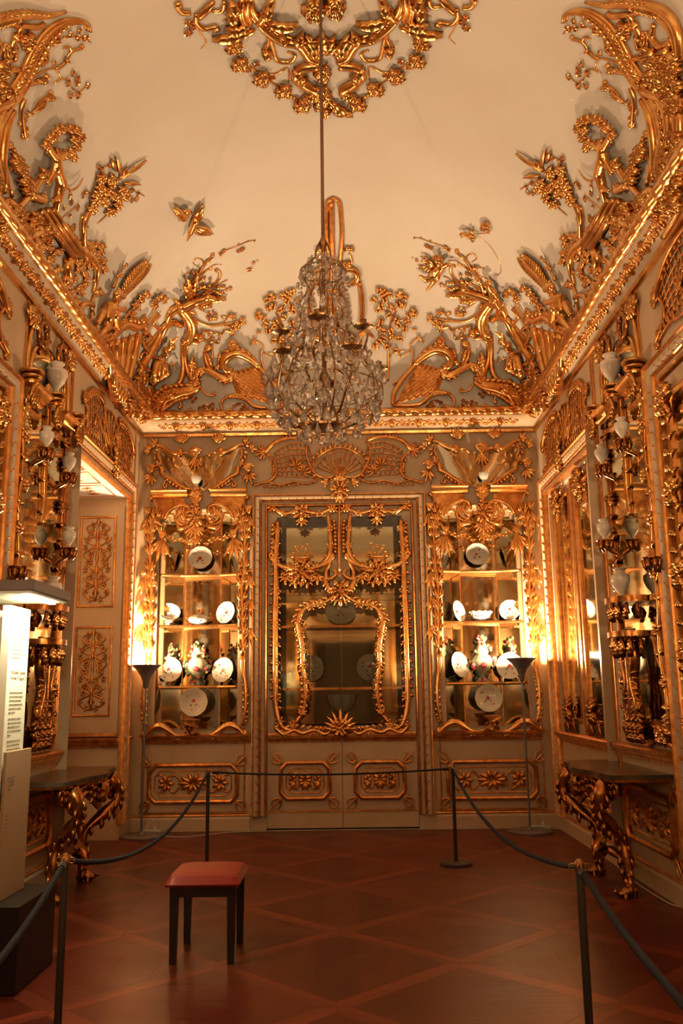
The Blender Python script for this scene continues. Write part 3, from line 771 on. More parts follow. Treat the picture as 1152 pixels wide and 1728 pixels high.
# niche
def niche():
    t = thing('display_niche', 'mirrored porcelain niche with gilt palm columns beside the window embrasure', 'display niche', (XB, YB, 1.1), 'display niches')
    bx0, bx1, yb = NLX0 + .27, NLX1 - .27, YB + .36
    zz0, zz1 = NZ0, NZ1 + .02
    def pane(a, b, nm):
        n = MB().add([(a[0], a[1], zz0), (b[0], b[1], zz0), (b[0], b[1], zz1), (a[0], a[1], zz1)], [(0,1,2,3)])
        n.add([(a[0], a[1]+.01, zz0), (b[0], b[1]+.01, zz0), (b[0], b[1]+.01, zz1), (a[0], a[1]+.01, zz1)], [(3,2,1,0)])
        obj('mirror_pane', n, MIRROR, t, False)
    pane((NLX0-.02, YB+.03), (bx0, yb), 0); pane((bx0, yb), (bx1, yb), 0); pane((bx1, yb), (NLX1+.02, YB+.03), 0)
    for x in (bx0, bx1): obj('corner_bead', MB().tube([(x, yb-.006, zz0), (x, yb-.006, zz1)], .007, 6), GOLDF, t)
    pl = lambda d=0.: [(NLX0-.02+d, YB+.03+d*.5), (NLX1+.02-d, YB+.03+d*.5), (bx1, yb), (bx0, yb)]
    for z, h in ((NZ0-.03, .03), (NZ1+.02, .03)):
        obj('board', MB().prism([(x, y, z) for x, y in pl()], (0,0,h)), CREAM, t, False)
    for z in (3.10, 2.455, 1.70):
        sh = [(NLX0+.03, YB+.07), (NLX0+.26, YB+.15), (NLX1-.26, YB+.15), (NLX1-.03, YB+.07), (bx1, yb-.01), (bx0, yb-.01)]
        s_ = obj('shelf', MB().prism([(x, y, z-.02) for x, y in sh], (0,0,.02)), GOLDF, t, False, label='shelf with gilt front edge')
        fr = [V((x, y-.004, z-.014)) for x, y in sh[:4]]
        obj('shelf_edge', MB().tube([fr[0], fr[1]], .018, 6).tube([fr[1], fr[2]], .018, 6).tube([fr[2], fr[3]], .018, 6), GOLD, s_)
    q = Orn(BW, t, 'g', .05); q.T, q.K = 1.12, 1.2
    trunk = tp(c1, '215,870 165,1000 150,1150 150,1400') + tp(c2, '165,60 150,300 140,500 130,760')
    q.tube(trunk, .026, .030, name='palm_trunk', n=8)
    q.tube(tp(c2, '130,760 125,880 100,1000 85,1150 90,1300 110,1420'), .034, .022, .030, name='frame_upright', n=7)
    q.frill(tp(c2, '125,960 90,1080 85,1300 100,1400'), 4.5, .035, 10, -1, 'a', .8); q.frill(tp(c2, '125,960 90,1080 85,1300 100,1400'), 4.5, .035, 9, 1, 'a', .8)
    # rings and fronds up the trunk
    T = cr([V((*p, 0)) for p in trunk], 8); m = len(T)
    for k in range(13):
        f = (k + .6)/13; p = T[int(f*(m-1))]
        for sg in (-1, 1):
            for dl, dy, w_ in ((8.5, 19, .046), (12, 12, .040)):
                q.leaf(p.x + sg*.6, p.y + dy*.3, p.x + sg*dl, p.y - dy, w_, 'p', 1 if sg > 0 else 2, .035, .02)
        if k % 2 == 0:
            w_, n_ = BW(p.x, p.y); w_ = w_ + n_*.065
            obj('trunk_ring', MB().tube([w_ + V((.032*math.cos(a), -.02*math.sin(a) , .006*math.sin(2*a))) for a in [i*2*pi/12 for i in range(12)]], .009, 5, True), GOLD, t, True)
    for x, y, d, n_ in ((*c1(262,1060), -1, 5), (*c1(125,830), 1, 5)):
        q.plate([(x-7, y-6), (x+7, y-6), (x+4, y+3), (x, y+9), (x-4, y+3)], .05, 'palm_capital', 0, None, 2)
        q.tube([(x, y+8), (x - d*2, y+20), (x - d*8, y+32)] if d < 0 else [(x, y+8), (x+1, y+22), (x+5, y+34)], .016, .012, name='palm_stem')
        q.spray(x, y+6, 270 + d*14, 26, n_, .04, .55, 'p')
    q.tube(tp(c1, '60,1440 90,1425 140,1430'), .02, .02, .03, name='capital_rim'); q.spray(*c1(95,1450), 280, 22, 5, .04, .5, 'p')
    for y in (200, 480):
        q.spray(*c2(60 if y > 300 else 75, y), 285, 18, 4, .04, .5, 'p')
    # lower rocaille rail
    q.lift = .03
    q.tube(tp(c2, '100,1500 140,1455 210,1418 270,1425 340,1470 400,1502 480,1500 540,1478'), .012, .010, .034, c0=3, name='bottom_rail', n=8)
    q.frill(tp(c2, '150,1440 210,1412 290,1430 360,1480'), 4, .04, 8, -1, 'a', .6); q.spray(*c2(110,1500), 215, 9, 4, .03, 1.1); q.spray(*c2(400,1510), 280, 7, 4, .025, .9)
    # cornice, spandrel and arch
    q.lift = .0
    mbc = MB(); hmould(BK, NLX0-.10, XB-.145, [(4.065, 0), (4.07, .05), (4.09, .055), (4.10, .085), (4.125, .095), (4.14, .11), (4.16, .11), (4.165, 0)], mbc); obj('cornice', mbc, GOLD, t)
    q.plate(tp(c1, '165,690 400,692 470,700 480,765 440,762 370,785 310,840 280,890 240,905 225,830 175,760'), .03, 'spandrel', .004, GOLDF, 0)
    q.lift = .02
    q.tube(tp(c1, '270,910 300,855 360,795 440,765 510,785 520,830'), .020, .014, .026, c1=3, name='arch_moulding', n=7)
    q.tube(tp(c1, '165,700 200,780 215,860 235,880'), .018, .012, name='bracket_scroll', c0=-3); q.spray(*c1(185,800), 260, 10, 4, .03, .9)
    # mask drapery: curled ribs hanging from the shell
    for k, (a, b, c, d) in enumerate((('420,840', '385,900', '450,960', '520,930'), ('440,810', '420,880', '470,935', '540,900'), ('470,790', '455,850', '500,900', '555,860'), ('390,920', '420,990', '480,985', '540,975'))):
        q.tube(tp(c1, ' '.join((a, b, c, d))), .010, .010, .024, c0=(-2 if k != 3 else 0), name='drapery_fold', n=7)
    q.tube(tp(c1, '300,880 340,860 370,880'), .014, .010, .02, name='scroll'); q.leaf(*c1(300,870), *c1(380,850), .05, 'l', 0)
    q.fls(tp(c1, '300,1075 345,1085 372,1112 410,1100 452,1100 490,1122 525,1148'), .030); q.tube(tp(c1, '285,1060 340,1100 420,1105 500,1135 560,1140'), .008, .008, name='garland_stem')
    q.fls(tp(c1, '480,1035 430,1010 450,980'), .022)
    sym(t, ('mirror_pane', 'corner_bead', 'board', 'shelf'))
    q.lift = .03
    q.spray(*c1(578,690), 92, 11, 7, .035, 1.0, 'l'); q.plate(tp(c1, '520,690 640,690 625,730 578,760 535,730'), .04, 'crest_shell', 0, None, 3)
    q.fls(tp(c1, '578,745 560,780 598,780 580,815'), .03)
    q.ros(*c1(580,890), 15, .065, 9); q.ros(*c1(580,800), 9, .05, 7); q.spray(*c1(580,960), 270, 16, 7, .035, .8, 'l'); q.spray(*c1(580,1060), 270, 12, 5, .03, .7, 'l')
    # little bracket under the lowest plate
    q.lift = .02
    q.plate(tp(c2, '450,1340 630,1340 615,1370 570,1395 580,1440 600,1480 560,1500 520,1480 500,1430 510,1395 465,1370'), .10, 'plate_bracket', 0, DGOLD, 0)
    q.k = 'd'; q.spray(*c2(540,1480), 90, 9, 5, .03, 1.2, 'l'); q.spray(*c2(540,1380), 270, 12, 5, .03, .8, 'l')
    return t
nl = niche(); nr = mirror(nl, 'mirrored porcelain niche with gilt palm columns beside the console and power strip')

# porcelain
def plate_mat(name, seed, n=7, big=True):
    m = bpy.data.materials.new(name); m.use_nodes = True; nt = m.node_tree; N = nt.nodes; L = nt.links; b = N['Principled BSDF']
    b.inputs['Roughness'].default_value = .12
    tc = N.new('ShaderNodeTexCoord'); nz = N.new('ShaderNodeTexNoise'); nz.inputs['Scale'].default_value = 38; nz.inputs['Detail'].default_value = 2
    L.new(tc.outputs['Object'], nz.inputs['Vector'])
    ad = N.new('ShaderNodeMix'); ad.data_type = 'RGBA'; ad.blend_type = 'LINEAR_LIGHT'; ad.inputs[0].default_value = .022
    L.new(tc.outputs['Object'], ad.inputs[6]); L.new(nz.outputs['Color'], ad.inputs[7])
    rnd = random.Random(seed); prev = None
    spots = [(rnd.uniform(-.015, .02), rnd.uniform(-.02, .02), .028 if big else .02, (.42, .05, .06)), (.03, -.03, .016, (.10, .14, .08)), (-.035, -.035, .016, (.10, .10, .12))]
    for k in range(n):
        a = rnd.uniform(0, 6.28); r = rnd.uniform(.06, .12); spots.append((math.cos(a)*r, math.sin(a)*r, rnd.uniform(.008, .016), rnd.choice([(.45, .08, .10), (.12, .14, .10), (.35, .16, .25), (.5, .3, .08)])))
    for x, y, r, c in spots:
        ds = N.new('ShaderNodeVectorMath'); ds.operation = 'DISTANCE'; ds.inputs[1].default_value = (x, 0, y)
        sep = N.new('ShaderNodeVectorMath'); sep.operation = 'MULTIPLY'; sep.inputs[1].default_value = (1, 0, 1)
        L.new(ad.outputs[2], sep.inputs[0]); L.new(sep.outputs[0], ds.inputs[0])
        mr = N.new('ShaderNodeMapRange'); mr.inputs[1].default_value = r; mr.inputs[2].default_value = r*.7; L.new(ds.outputs['Value'], mr.inputs[0])
        mx = N.new('ShaderNodeMix'); mx.data_type = 'RGBA'; mx.inputs[7].default_value = (*c, 1)
        if prev is None: mx.inputs[6].default_value = (.66, .64, .56, 1)
        else: L.new(prev, mx.inputs[6])
        L.new(mr.outputs[0], mx.inputs[0]); prev = mx.outputs[2]
    L.new(prev, b.inputs['Base Color'])
    return m
PM = [plate_mat('flower_plate_%s' % c, i*5+3, 7, i < 3) for i, c in enumerate('abcd')]
PLM = {}
def plate_mesh(r, k):
    key = (round(r, 3), k)
    if key not in PLM:
        mb = MB(); mb.lathe([(0, -.012), (r*.55, -.012), (r*.62, -.006), (r*.95, .018), (r, .022), (r, .026), (r*.93, .022), (r*.62, .001), (r*.55, -.006), (0, -.006)], (0,0,0), 40, axis=(0,-1,0), cap=False, rib=.012, nrib=10)
        PLM[key] = mb.mesh('plate', PM[k], 'auto')
    return PLM[key]
def plate(px, py, r, k, label, Y=YB+.24, lean=.22, yaw=0., grp='plates in the niches', squash=1.):
    p = on_y(px, py, Y)
    o = bpy.data.objects.new('porcelain_plate', plate_mesh(r, k)); col.objects.link(o)
    o.location = p; o.rotation_euler = (-lean, 0, yaw); o.scale = (1, 1, squash)
    return tag(o, label, 'plate', grp)
E1 = 'niche by the embrasure'; E2 = 'niche by the console'
plate(338, 942, .155, 0, 'round flowered plate on the top shelf of the ' + E1, YB+.27)
plate(285, 1033, .14, 1, 'oval flowered dish on the middle shelf nearest the embrasure', YB+.17, .2, .5, squash=.78)
plate(382, 1034, .14, 2, 'flowered dish half behind the palm column on middle shelf near the doors', YB+.17, .2, -.5)
plate(285, 1130, .155, 2, 'flowered plate on the lower shelf behind the lamp by the embrasure', YB+.17, .2, .35)
plate(377, 1131, .155, 0, 'flowered plate on the lower shelf, niche by the embrasure, beside the doors', YB+.17, .2, -.45)
plate(327, 1185, .172, 1, 'large flowered plate on the bracket below the ' + E1, YB+.06, .12)
plate(805, 936, .15, 3, 'round flowered plate on the top shelf of the ' + E2, YB+.27)
plate(772, 1032, .135, 0, 'flowered dish turned sideways on the middle shelf, console-side niche, beside the doors', YB+.17, .2, .9)
plate(860, 1030, .13, 1, 'flowered plate on the middle shelf of the niche next to the lamp bowl', YB+.17, .2, -.3)
plate(774, 1122, .16, 3, 'flowered plate on the lower shelf, console-side niche, beside the doors', YB+.17, .2, .75)
plate(860, 1124, .165, 2, 'flowered plate half behind the lamp bowl in the ' + E2, YB+.17, .2, -.35)
plate(824, 1178, .168, 0, 'large flowered plate on the bracket below the ' + E2, YB+.06, .12)
def tureen(px, py, lab, open_=False):
    c = on_y(px, py, YB+.24); z = 2.457
    t = thing('covered_dish' if not open_ else 'scalloped_bowl', lab, 'dish' if not open_ else 'bowl', (c.x, c.y, z))
    if open_:
        obj('bowl', MB().lathe([(0, .0), (.055, .0), (.06, .01), (.10, .04), (.125, .085), (.13, .12), (.122, .12), (.115, .085), (.09, .045), (0, .03)], (c.x, c.y, z), 40, cap=False, rib=.05, nrib=10), PORC, t)
        for k in range(10):
            a = 2*pi*k/10; obj('scallop', MB().sphere((c.x + .126*math.cos(a), c.y + .126*math.sin(a), z+.118), .026, 8, 6, 1, 1, .7), PORC, t, True)
    else:
        obj('bowl', MB().lathe([(0, 0), (.075, 0), (.08, .012), (.12, .04), (.135, .075), (.12, .08), (0, .08)], (c.x, c.y, z), 30, cap=False, rib=.02, nrib=8), PORC, t)
        obj('lid', MB().lathe([(.136, .08), (.125, .10), (.09, .125), (.05, .14), (.02, .15), (0, .152)], (c.x, c.y, z), 30, cap=False, rib=.02, nrib=8), PORC, t)
        obj('finial', MB().lathe([(.012, .148), (.010, .17), (.022, .185), (.012, .205), (.016, .22), (0, .24)], (c.x, c.y, z), 12, cap=False), GOLD, t)
        for sg in (-1, 1): obj('handle', MB().tube(cr([(c.x+sg*.125, c.y, z+.05), (c.x+sg*.17, c.y, z+.07), (c.x+sg*.165, c.y, z+.10), (c.x+sg*.13, c.y, z+.085)], 5), .007, 6), GOLD, t, True)
    for k in range(7):
        a = -pi/2 + (k-3)*.36; rr = .122 if not open_ else .112
        obj('painted_flower', MB().sphere((c.x + rr*math.cos(a), c.y + rr*math.sin(a), z + .05 + .012*(k % 2)), .013, 6, 5, 1, 1, .9), (ROSEP, LEAFP, PINKP)[k % 3], t, True)
tureen(335, 1045, 'covered porcelain dish with gilt finial on middle shelf'); tureen(811, 1040, 'open scalloped porcelain bowl with painted flowers on middle shelf', True)
def vase(px, lab):
    c = on_y(px, 1150, YB+.23); z = 1.702; rnd = random.Random(int(px))
    t = thing('flower_vase', lab, 'vase', (c.x, c.y, z), 'potpourri vases')
    obj('body', MB().lathe([(0, 0), (.085, 0), (.09, .015), (.06, .04), (.035, .08), (.04, .11), (.09, .16), (.125, .22), (.13, .27), (.10, .32), (.07, .345), (.075, .36), (0, .36)], (c.x, c.y, z), 30, cap=False), VASEG, t)
    obj('lid', MB().lathe([(.08, .36), (.085, .375), (.07, .42), (.05, .47), (.03, .50), (0, .51)], (c.x, c.y, z), 24, cap=False), VASEG, t)
    for k in range(90):
        a = rnd.uniform(0, 2*pi); zz = rnd.choice([rnd.uniform(.02, .12), rnd.uniform(.14, .30), rnd.uniform(.36, .58)])
        rr = (.10 - .5*zz if zz < .1 else .05 + abs(zz-.1)*.55 if zz < .25 else .13 if zz < .33 else max(.02, .11 - (zz-.36)*.42)) + rnd.uniform(-.004, .025)
        if .14 < zz < .3: a = rnd.choice([0, pi]) + rnd.uniform(-.7, .7); rr += .02
        obj('porcelain_blossom', MB().sphere((c.x + rr*math.cos(a), c.y + rr*math.sin(a)*.8, z+zz), rnd.uniform(.015, .028), 6, 5), rnd.choice([ROSEP, LEAFP, LEAFP, LEAFP, PINKP, YELP]), t, False)
    obj('painted_rose', MB().sphere((c.x, c.y-.118, z+.21), .042, 8, 6, 1, .4, .9), ROSEP, t, True)
vase(333, 'flower-encrusted lidded vase on the lower shelf of the niche by the embrasure'); vase(815, 'flower-encrusted lidded vase on the lower shelf of the niche by the console')
def cup(px, py, lab):
    c = on_y(px, py, YB-.12)
    t = thing('wall_vase', lab, 'vase', (c.x, c.y, c.z-.07), 'small vases on the niche cornices')
    obj('body', MB().lathe([(0, 0), (.028, 0), (.03, .012), (.02, .025), (.045, .05), (.062, .09), (.062, .125), (.05, .13), (0, .125)], (c.x, c.y, c.z-.07), 24, cap=False), PORC, t)
    obj('perch', MB().box((c.x-.03, c.y-.03, c.z-.10), (c.x+.03, YB, c.z-.07)), GOLD, t)
cup(331, 812, 'small white vase in front of the wing mirror by the embrasure'); cup(816, 805, 'small white vase in front of the wing mirror by the console')

# dado panels of the back wall
def dado_panel(ch, par, u0, v0, u1, v1, mir=False, m=GOLDF):
    b = obj('dado_panel', MB().add([ch.p(u0+.03, v0+.03, .006), ch.p(u1-.03, v0+.03, .006), ch.p(u1-.03, v1-.03, .006), ch.p(u0+.03, v1-.03, .006)], [(0,1,2,3)]), CREAM, par, False)
    c = .09
    obj('outer_frame', frame_mb(ch, rect(u0, v0, u1, v1, c), [(0, 0), (.006, .03), (.03, .045), (.05, .03), (.055, .006)]), m, b)
    obj('inner_frame', frame_mb(ch, rect(u0+.085, v0+.085, u1-.085, v1-.085, c*.8), ROUND(.02, .016)), m, b)
    for uu, vv, sa in ((u0, v0, 225), (u1, v0, 315), (u0, v1, 135), (u1, v1, 45)):
        mb = MB()
        for d, cl in ((50, 1), (-50, -1), (0, 0)):
            a = math.radians(sa + d); pts = []
            x, y = uu + math.cos(math.radians(sa+180))*.045, vv + math.sin(math.radians(sa+180))*.045
            for k in range(12): pts.append(ch.p(x, y, .02)); a -= cl*.33*(k/8); x += math.cos(a)*.016; y += math.sin(a)*.016
            mb.tube(pts, [.016 - .001*k for k in range(12)], 6)
        obj('corner_leaf', mb, m, b, True)
    uc, vc = (u0+u1)/2, (v0+v1)/2; hw, hh = (u1-u0)/2 - .12, (v1-v0)/2 - .12
    mb = MB()
    for a in range(10):
        an = a*pi/5; mb.tube([ch.p(uc + math.cos(an)*t*min(.19, hw*.42), vc + math.sin(an)*t*hh*1.0, .010) for t in (.1, .5, .8, 1.)], [.016, .034, .026, .010], 5)
    obj('center_motif', mb, m, b, True)
    for sg in (-1, 1):
        for s2 in (-1, 1):
            pts = [ch.p(uc + sg*(hw*.35 + hw*.62*t), vc + s2*hh*(.15 + .7*abs(math.sin(t*5.2))), .010) for t in [i/16 for i in range(17)]]
            obj('strapwork', MB().tube(pts, [.018 - .008*abs(i-8)/8 for i in range(17)], 5), m, b, True)
        mb = MB()
        for a in range(7):
            an = a*2*pi/7; mb.tube([ch.p(uc + sg*hw*.75 + math.cos(an)*t*hw*.24, vc + math.sin(an)*t*hh*.9, .010) for t in (.1, .6, 1.)], [.016, .030, .008], 5)
        obj('side_motif', mb, m, b, True)
dado_panel(BK, wall_back, -2.46, .31, -1.35, .79); dado_panel(BK, wall_back, 2*XC+1.35, .31, 2*XC+2.46, .79)
for ch, wl in ((RT, wall_right),): 
    dado_panel(ch, wl, 8.62, .31, 10.75, .79); dado_panel(ch, wl, 7.06, .31, 8.28, .79); dado_panel(ch, wl, 4.3, .31, 6.35, .79)
dado_panel(LT, wall_left, 7.06, .31, 8.18, .79)
for ch, wl, a, b in ((BK, wall_back, -2.52, -1.29), (BK, wall_back, 2*XC+1.29, 2*XC+2.52)):
    obj('panel_line', hmould(ch, a, b, [(.20, 0), (.205, .012), (.22, .012), (.225, 0)]), GOLDF, wl)

# overdoor relief
od = thing('overdoor_relief', 'gilded trellis and shell relief above the glazed double doors', 'relief', (XC, YB, 4.5))
def c3(x, y): return 410 + x*.28646, 720 + y*.28646
def c4(x, y): return 410 + x*.28646, 980 + y*.28646
o = Orn(BW, od, 'f', .006)
o.lattice([c3(185,150), c3(385,110), c3(430,300), c3(205,290)], 8, 6, .0095, False, arc=9); 
o.tube(tp(c3, '130,150 180,100 260,72 340,72 395,92'), .018, .018, .028, c0=3, name='arched_rope', n=7)
o.frill(tp(c3, '140,140 190,95 270,68 390,85'), 3, .03, 14, -1, 'a', .3, False)
o.tube(tp(c3, '395,92 372,140 385,210 420,270 470,305 520,300'), .012, .014, .022, name='shell_scroll', n=7)
o.tube(tp(c3, '130,150 175,190 195,240 190,290 160,320 110,335 75,348'), .016, .008, .02, c1=2, name='side_scroll')
o.tube(tp(c3, '90,345 150,330 220,345 300,325 370,340 430,315 470,290'), .010, .012, .016, name='base_scroll')
o.frill(tp(c3, '110,345 220,345 330,330 430,318'), 4, .03, 12, 1, 'a', .5, False); o.frill(tp(c3, '150,170 195,240 185,300'), 5, .035, 7, 1)
o.spray(*c3(130,150), 190, 14, 6, .035, 1.1, 'l'); o.spray(*c3(310,240), 60, 14, 6, .028, 1.6); o.spray(*c3(350,270), 30, 14, 5, .028, 1.2); o.fls(tp(c3, '300,190 330,220 280,230 360,250 255,190 240,250'), .022)
o.k = 'g'; o.tube(tp(c3, '430,285 460,300 520,300 545,280'), .018, .012, .024, c0=-3, name='shell_scroll')
sym(od)
o.k = 'f'
ctr = c3(570, 292)
for k in range(11):
    a = math.radians(-68 + 136*k/10); r = 46 if abs(k-5) < 3 else 42 - abs(k-5)*.6
    o.tube([ctr, (ctr[0] + math.sin(a)*r*.5, ctr[1] - math.cos(a)*r*.5), (ctr[0] + math.sin(a)*r*1.02, ctr[1] - math.cos(a)*r)], .008, .014, name='shell_rib', n=5)
for r in (18, 30, 42): o.tube([(ctr[0] + math.sin(math.radians(a))*r, ctr[1] - math.cos(math.radians(a))*r) for a in range(-72, 73, 12)], .009, .009, name='shell_ring', n=5)
o.tube([(ctr[0] + math.sin(math.radians(a))*49, ctr[1] - math.cos(math.radians(a))*48) for a in range(-76, 77, 12)], .012, .012, .016, name='shell_rim')
o.frill([(ctr[0] + math.sin(math.radians(a))*49, ctr[1] - math.cos(math.radians(a))*48) for a in range(-60, 61, 12)], 6, .04, 13, -1, 'l', .1, False)
o.k = 'g'; o.lift = .09
o.spray(*c3(570,330), 90, 10, 7, .04, 1.4, 'l'); o.ros(*c3(570,385), 18, .08, 10)
o.fls(tp(c3, '555,370 585,370 570,395 540,420 600,420 570,350 525,330 615,330'), .03); o.spray(*c3(570,425), 270, 8, 7, .04, 1.2, 'l'); o.spray(*c3(500,340), 170, 9, 5, .035, 1.0, 'l'); o.spray(*c3(640,340), 10, 9, 5, .035, 1.0, 'l')

# the double doors: glazed above, panelled below, a shallow cabinet behind
dr = thing('door_1', None, None, (XC, YB, 0), kind='structure')
YD = YB + .015
def leaf(sg):
    x0, x1 = sorted((XC + sg*.003, XC + sg*.905)); g0, g1 = sorted((XC + sg*.125, XC + sg*.80))
    D_ = Chart((0, YD, 0), (1,0,0), (0,-1,0))
    lf = obj('door_leaf', holed(D_, x0, x1, .02, 3.925, [(g0, g1, 2.80, 3.80)] + [(min(x0 if sg > 0 else g0, g0), max(g1, x1 if sg < 0 else g1), 1.20, 2.80)], .04), CREAM, dr, False)
    obj('glass_pane', MB().box((g0-.01, YD+.018, 2.80), (g1+.01, YD+.022, 3.81)), GLASS, lf, False); obj('glass_pane', MB().box((min(x0, g0-.01) if sg > 0 else g0-.01, YD+.018, 1.19), (g1+.01 if sg > 0 else max(x1, g1), YD+.022, 2.798)), GLASS, lf, False)
    obj('ledge', hmould(D_, x0+.01, x1-.01, [(v, h*.55) for v, h in RAIL]), GOLDF, lf)
    obj('plinth_line', hmould(D_, x0+.01, x1-.01, [(.20, 0), (.205, .01), (.22, .01), (.225, 0)]), GOLDF, lf)
    return lf, D_
for sg in (-1, 1):
    lf, D_ = leaf(sg); u0, u1 = sorted((XC + sg*.13, XC + sg*.77))
    dado_panel(D_, dr, u0, .33, u1, .80)
# cabinet behind the glass
YK = YB + .42
obj('cabinet_back', MB().box((DX0+.05, YK, 1.1), (DX1-.05, YK+.02, 3.9)), MIRROR, dr, False, label='mirror lining')
for a, b in (((DX0-.0, YB+.06, 1.06), (DX0+.05, YK, 3.92)), ((DX1-.05, YB+.06, 1.06), (DX1, YK, 3.92)), ((DX0, YB+.06, 3.86), (DX1, YK, 3.92)), ((DX0, YB+.06, 1.06), (DX1, YK, 1.12))):
    obj('cabinet_board', MB().box(a, b), DARKIN, dr, False)
for x in (DX0+.18, DX1-.18): obj('cabinet_post', MB().box((x-.025, YK-.06, 1.12), (x+.025, YK-.02, 3.86)), DARKIN, dr, False)
for z in (2.43, 1.66): 
    s_ = obj('cabinet_shelf', MB().box((DX0+.05, YB+.14, z-.03), (DX1-.05, YK, z)), DGOLD, dr, False)
for x, z, r, k, lab in ((575, 1034, .19, 3, 'oval platter behind the glass on the upper cabinet shelf'), (524, 1128, .17, 2, 'plate behind glass on lower cabinet shelf, door towards the embrasure'), (624, 1127, .17, 1, 'plate behind glass on lower cabinet shelf, door towards the console')):
    plate(x, z, r, k, lab, YB+.27, .15, 0, 'plates behind the glass doors', .8 if k == 3 else 1)
c = on_y(576, 1160, YB+.25)
t = thing('pierced_bowl', 'pierced porcelain basket on stand behind the door glass', 'bowl', (c.x, c.y, 1.12))
obj('stand', MB().lathe([(0, 0), (.10, 0), (.10, .03), (.05, .06), (.035, .16), (.05, .22), (.11, .25), (0, .25)], (c.x, c.y, 1.12), 24, cap=False), PORC, t)
obj('bowl', MB().lathe([(0, .25), (.10, .25), (.15, .30), (.185, .40), (.20, .45), (.19, .45), (.17, .40), (0, .30)], (c.x, c.y, 1.12), 36, cap=False, rib=.04, nrib=12), PORC, t)
# rocaille of the doors
rc = thing('door_rocaille', 'carved gilt rocaille frames on the glazed double doors', 'carving', (XC, YD, 2.5))
o = Orn(lambda x, y: (on_y(x, y, YD), V((0,-1,0))), rc, 'g', .004); o.T, o.K = 1.3, 1.35
o.tube(tp(c3, '205,560 200,680 195,780') + tp(c4, '195,20 190,200 190,400 190,600 195,760 230,860 300,885'), .026, .022, .030, name='outer_frame', n=7)
o.tube(tp(c3, '180,480 240,515 300,505 345,480 390,505 450,515 520,485'), .018, .018, .024, c0=-3, c1=3, name='top_frame', n=7)
o.tube(tp(c3, '500,520 510,600 515,700 500,770 450,820 390,830'), .022, .014, .026, name='inner_frame', n=7)
o.tube(tp(c3, '160,760 200,810 270,835 340,825 400,838 470,815 530,770'), .018, .014, .028, c0=3, c1=-3, name='cross_scroll', n=7)
o.tube(tp(c3, '240,880 300,860 345,900 400,870 460,880'), .012, .010, .020, name='cross_scroll', c0=3)
o.ros(*c3(345,505), 13, .06); o.spray(*c3(345,540), 270, 8, 5, .03, .8, 'l'); o.spray(*c3(345,470), 90, 6, 5, .03, 1.2, 'l')
o.spray(*c3(180,480), 135, 9, 5, .035, 1.3, 'l'); o.spray(*c3(525,490), 60, 8, 5, .03, 1.3, 'l'); o.frill(tp(c3, '190,560 185,680 180,780'), 4, .03, 9, 1, 'a', .5, False); o.frill(tp(c3, '520,540 530,640 530,740'), 4, .03, 9, -1, 'a', .5, False)
for k, (x, y) in enumerate(tp(c3, '345,850 290,860 400,860 250,880 440,880 345,890 310,900 380,900')): o.spray(x, y, 270, 9, 5, .032, 1.1, 'l')
o.ros(*c3(345,855), 18, .075, 9)
o.fls(tp(c3, '345,710 320,730 370,725 300,750 335,750 365,750 395,745 310,715 285,765 405,765 380,700'), .024); o.tube(tp(c3, '280,765 340,775 410,765'), .010, .008, .02, name='basket_rim'); o.tube(tp(c3, '300,775 340,800 390,775'), .02, .014, .03, name='basket')
o.tube(tp(c3, '520,790 490,850 500,900 540,880 545,850 520,845'), .016, .010, .022, name='c_scroll', n=7); o.frill(tp(c3, '500,860 505,920 530,970'), 6, .035, 6, 1); o.tube(tp(c3, '470,890 500,930 515,975') + tp(c4, '520,40 545,90'), .014, .020, .024, name='c_scroll', n=7)
# inner arch that spans both leaves
o.tube(tp(c4, '575,98 520,108 460,140 400,150 350,180 325,240 335,310 350,400 350,500 365,600 365,700 350,780 300,850'), .018, .016, .027, name='arch_scroll', n=7)
o.frill(tp(c4, '520,108 460,140 400,150 350,180 325,240'), 6, .04, 9, 1, 'l', .5, False); o.frill(tp(c4, '325,260 335,310 350,400 350,500 365,600 365,700 350,780'), 5, .035, 16, 1, 'a', .6, False); o.frill(tp(c4, '325,260 335,310 350,400 350,500 365,600 365,700 350,780'), 4, .03, 13, -1, 'a', .6, False)
o.fls(tp(c4, '335,330 345,430 350,520 362,620 330,250'), .028)
o.tube(tp(c4, '195,870 240,905 300,880 350,900 420,880 480,905 520,880 540,840 570,825'), .014, .016, .026, c0=3, name='bottom_scroll', n=7); o.frill(tp(c4, '240,890 300,875 420,885 500,890'), 5, .035, 10, -1, 'l', .4, False)
o.frill(tp(c3, '195,600 190,780') + tp(c4, '180,100 178,300 178,500 182,700'), 4, .028, 20, 1, 'a', .5, False)
o.ln = 'pane_leaf'
for q_, r_ in (('200,600', 6), ('196,690', 6), ('195,775', 8), ('240,512', 5), ('450,515', 5), ('513,600', 5), ('515,700', 6), ('505,770', 7), ('270,830', 7), ('430,830', 7)): o.ros(*c3(*pp(q_)[0]), r_, .035, 7)
o.ln = 'frame_leaf'
for q_, r_ in (('195,60', 7), ('190,160', 6), ('190,260', 7), ('190,370', 6), ('190,480', 7), ('192,590', 6), ('196,690', 7), ('215,830', 8), ('330,235', 7), ('340,320', 6), ('350,410', 6), ('352,500', 6), ('364,590', 6), ('366,680', 6), ('350,770', 7), ('300,850', 7), ('460,140', 7), ('400,152', 7), ('430,885', 7), ('250,895', 7)): o.ros(*c4(*pp(q_)[0]), r_, .036, 7)
o.ln = None
o.frill(tp(c4, '205,30 202,200 202,400 202,600 208,760'), 3.5, .028, 16, -1, 'l', .6, False)
sym(rc)
o.lift = .03
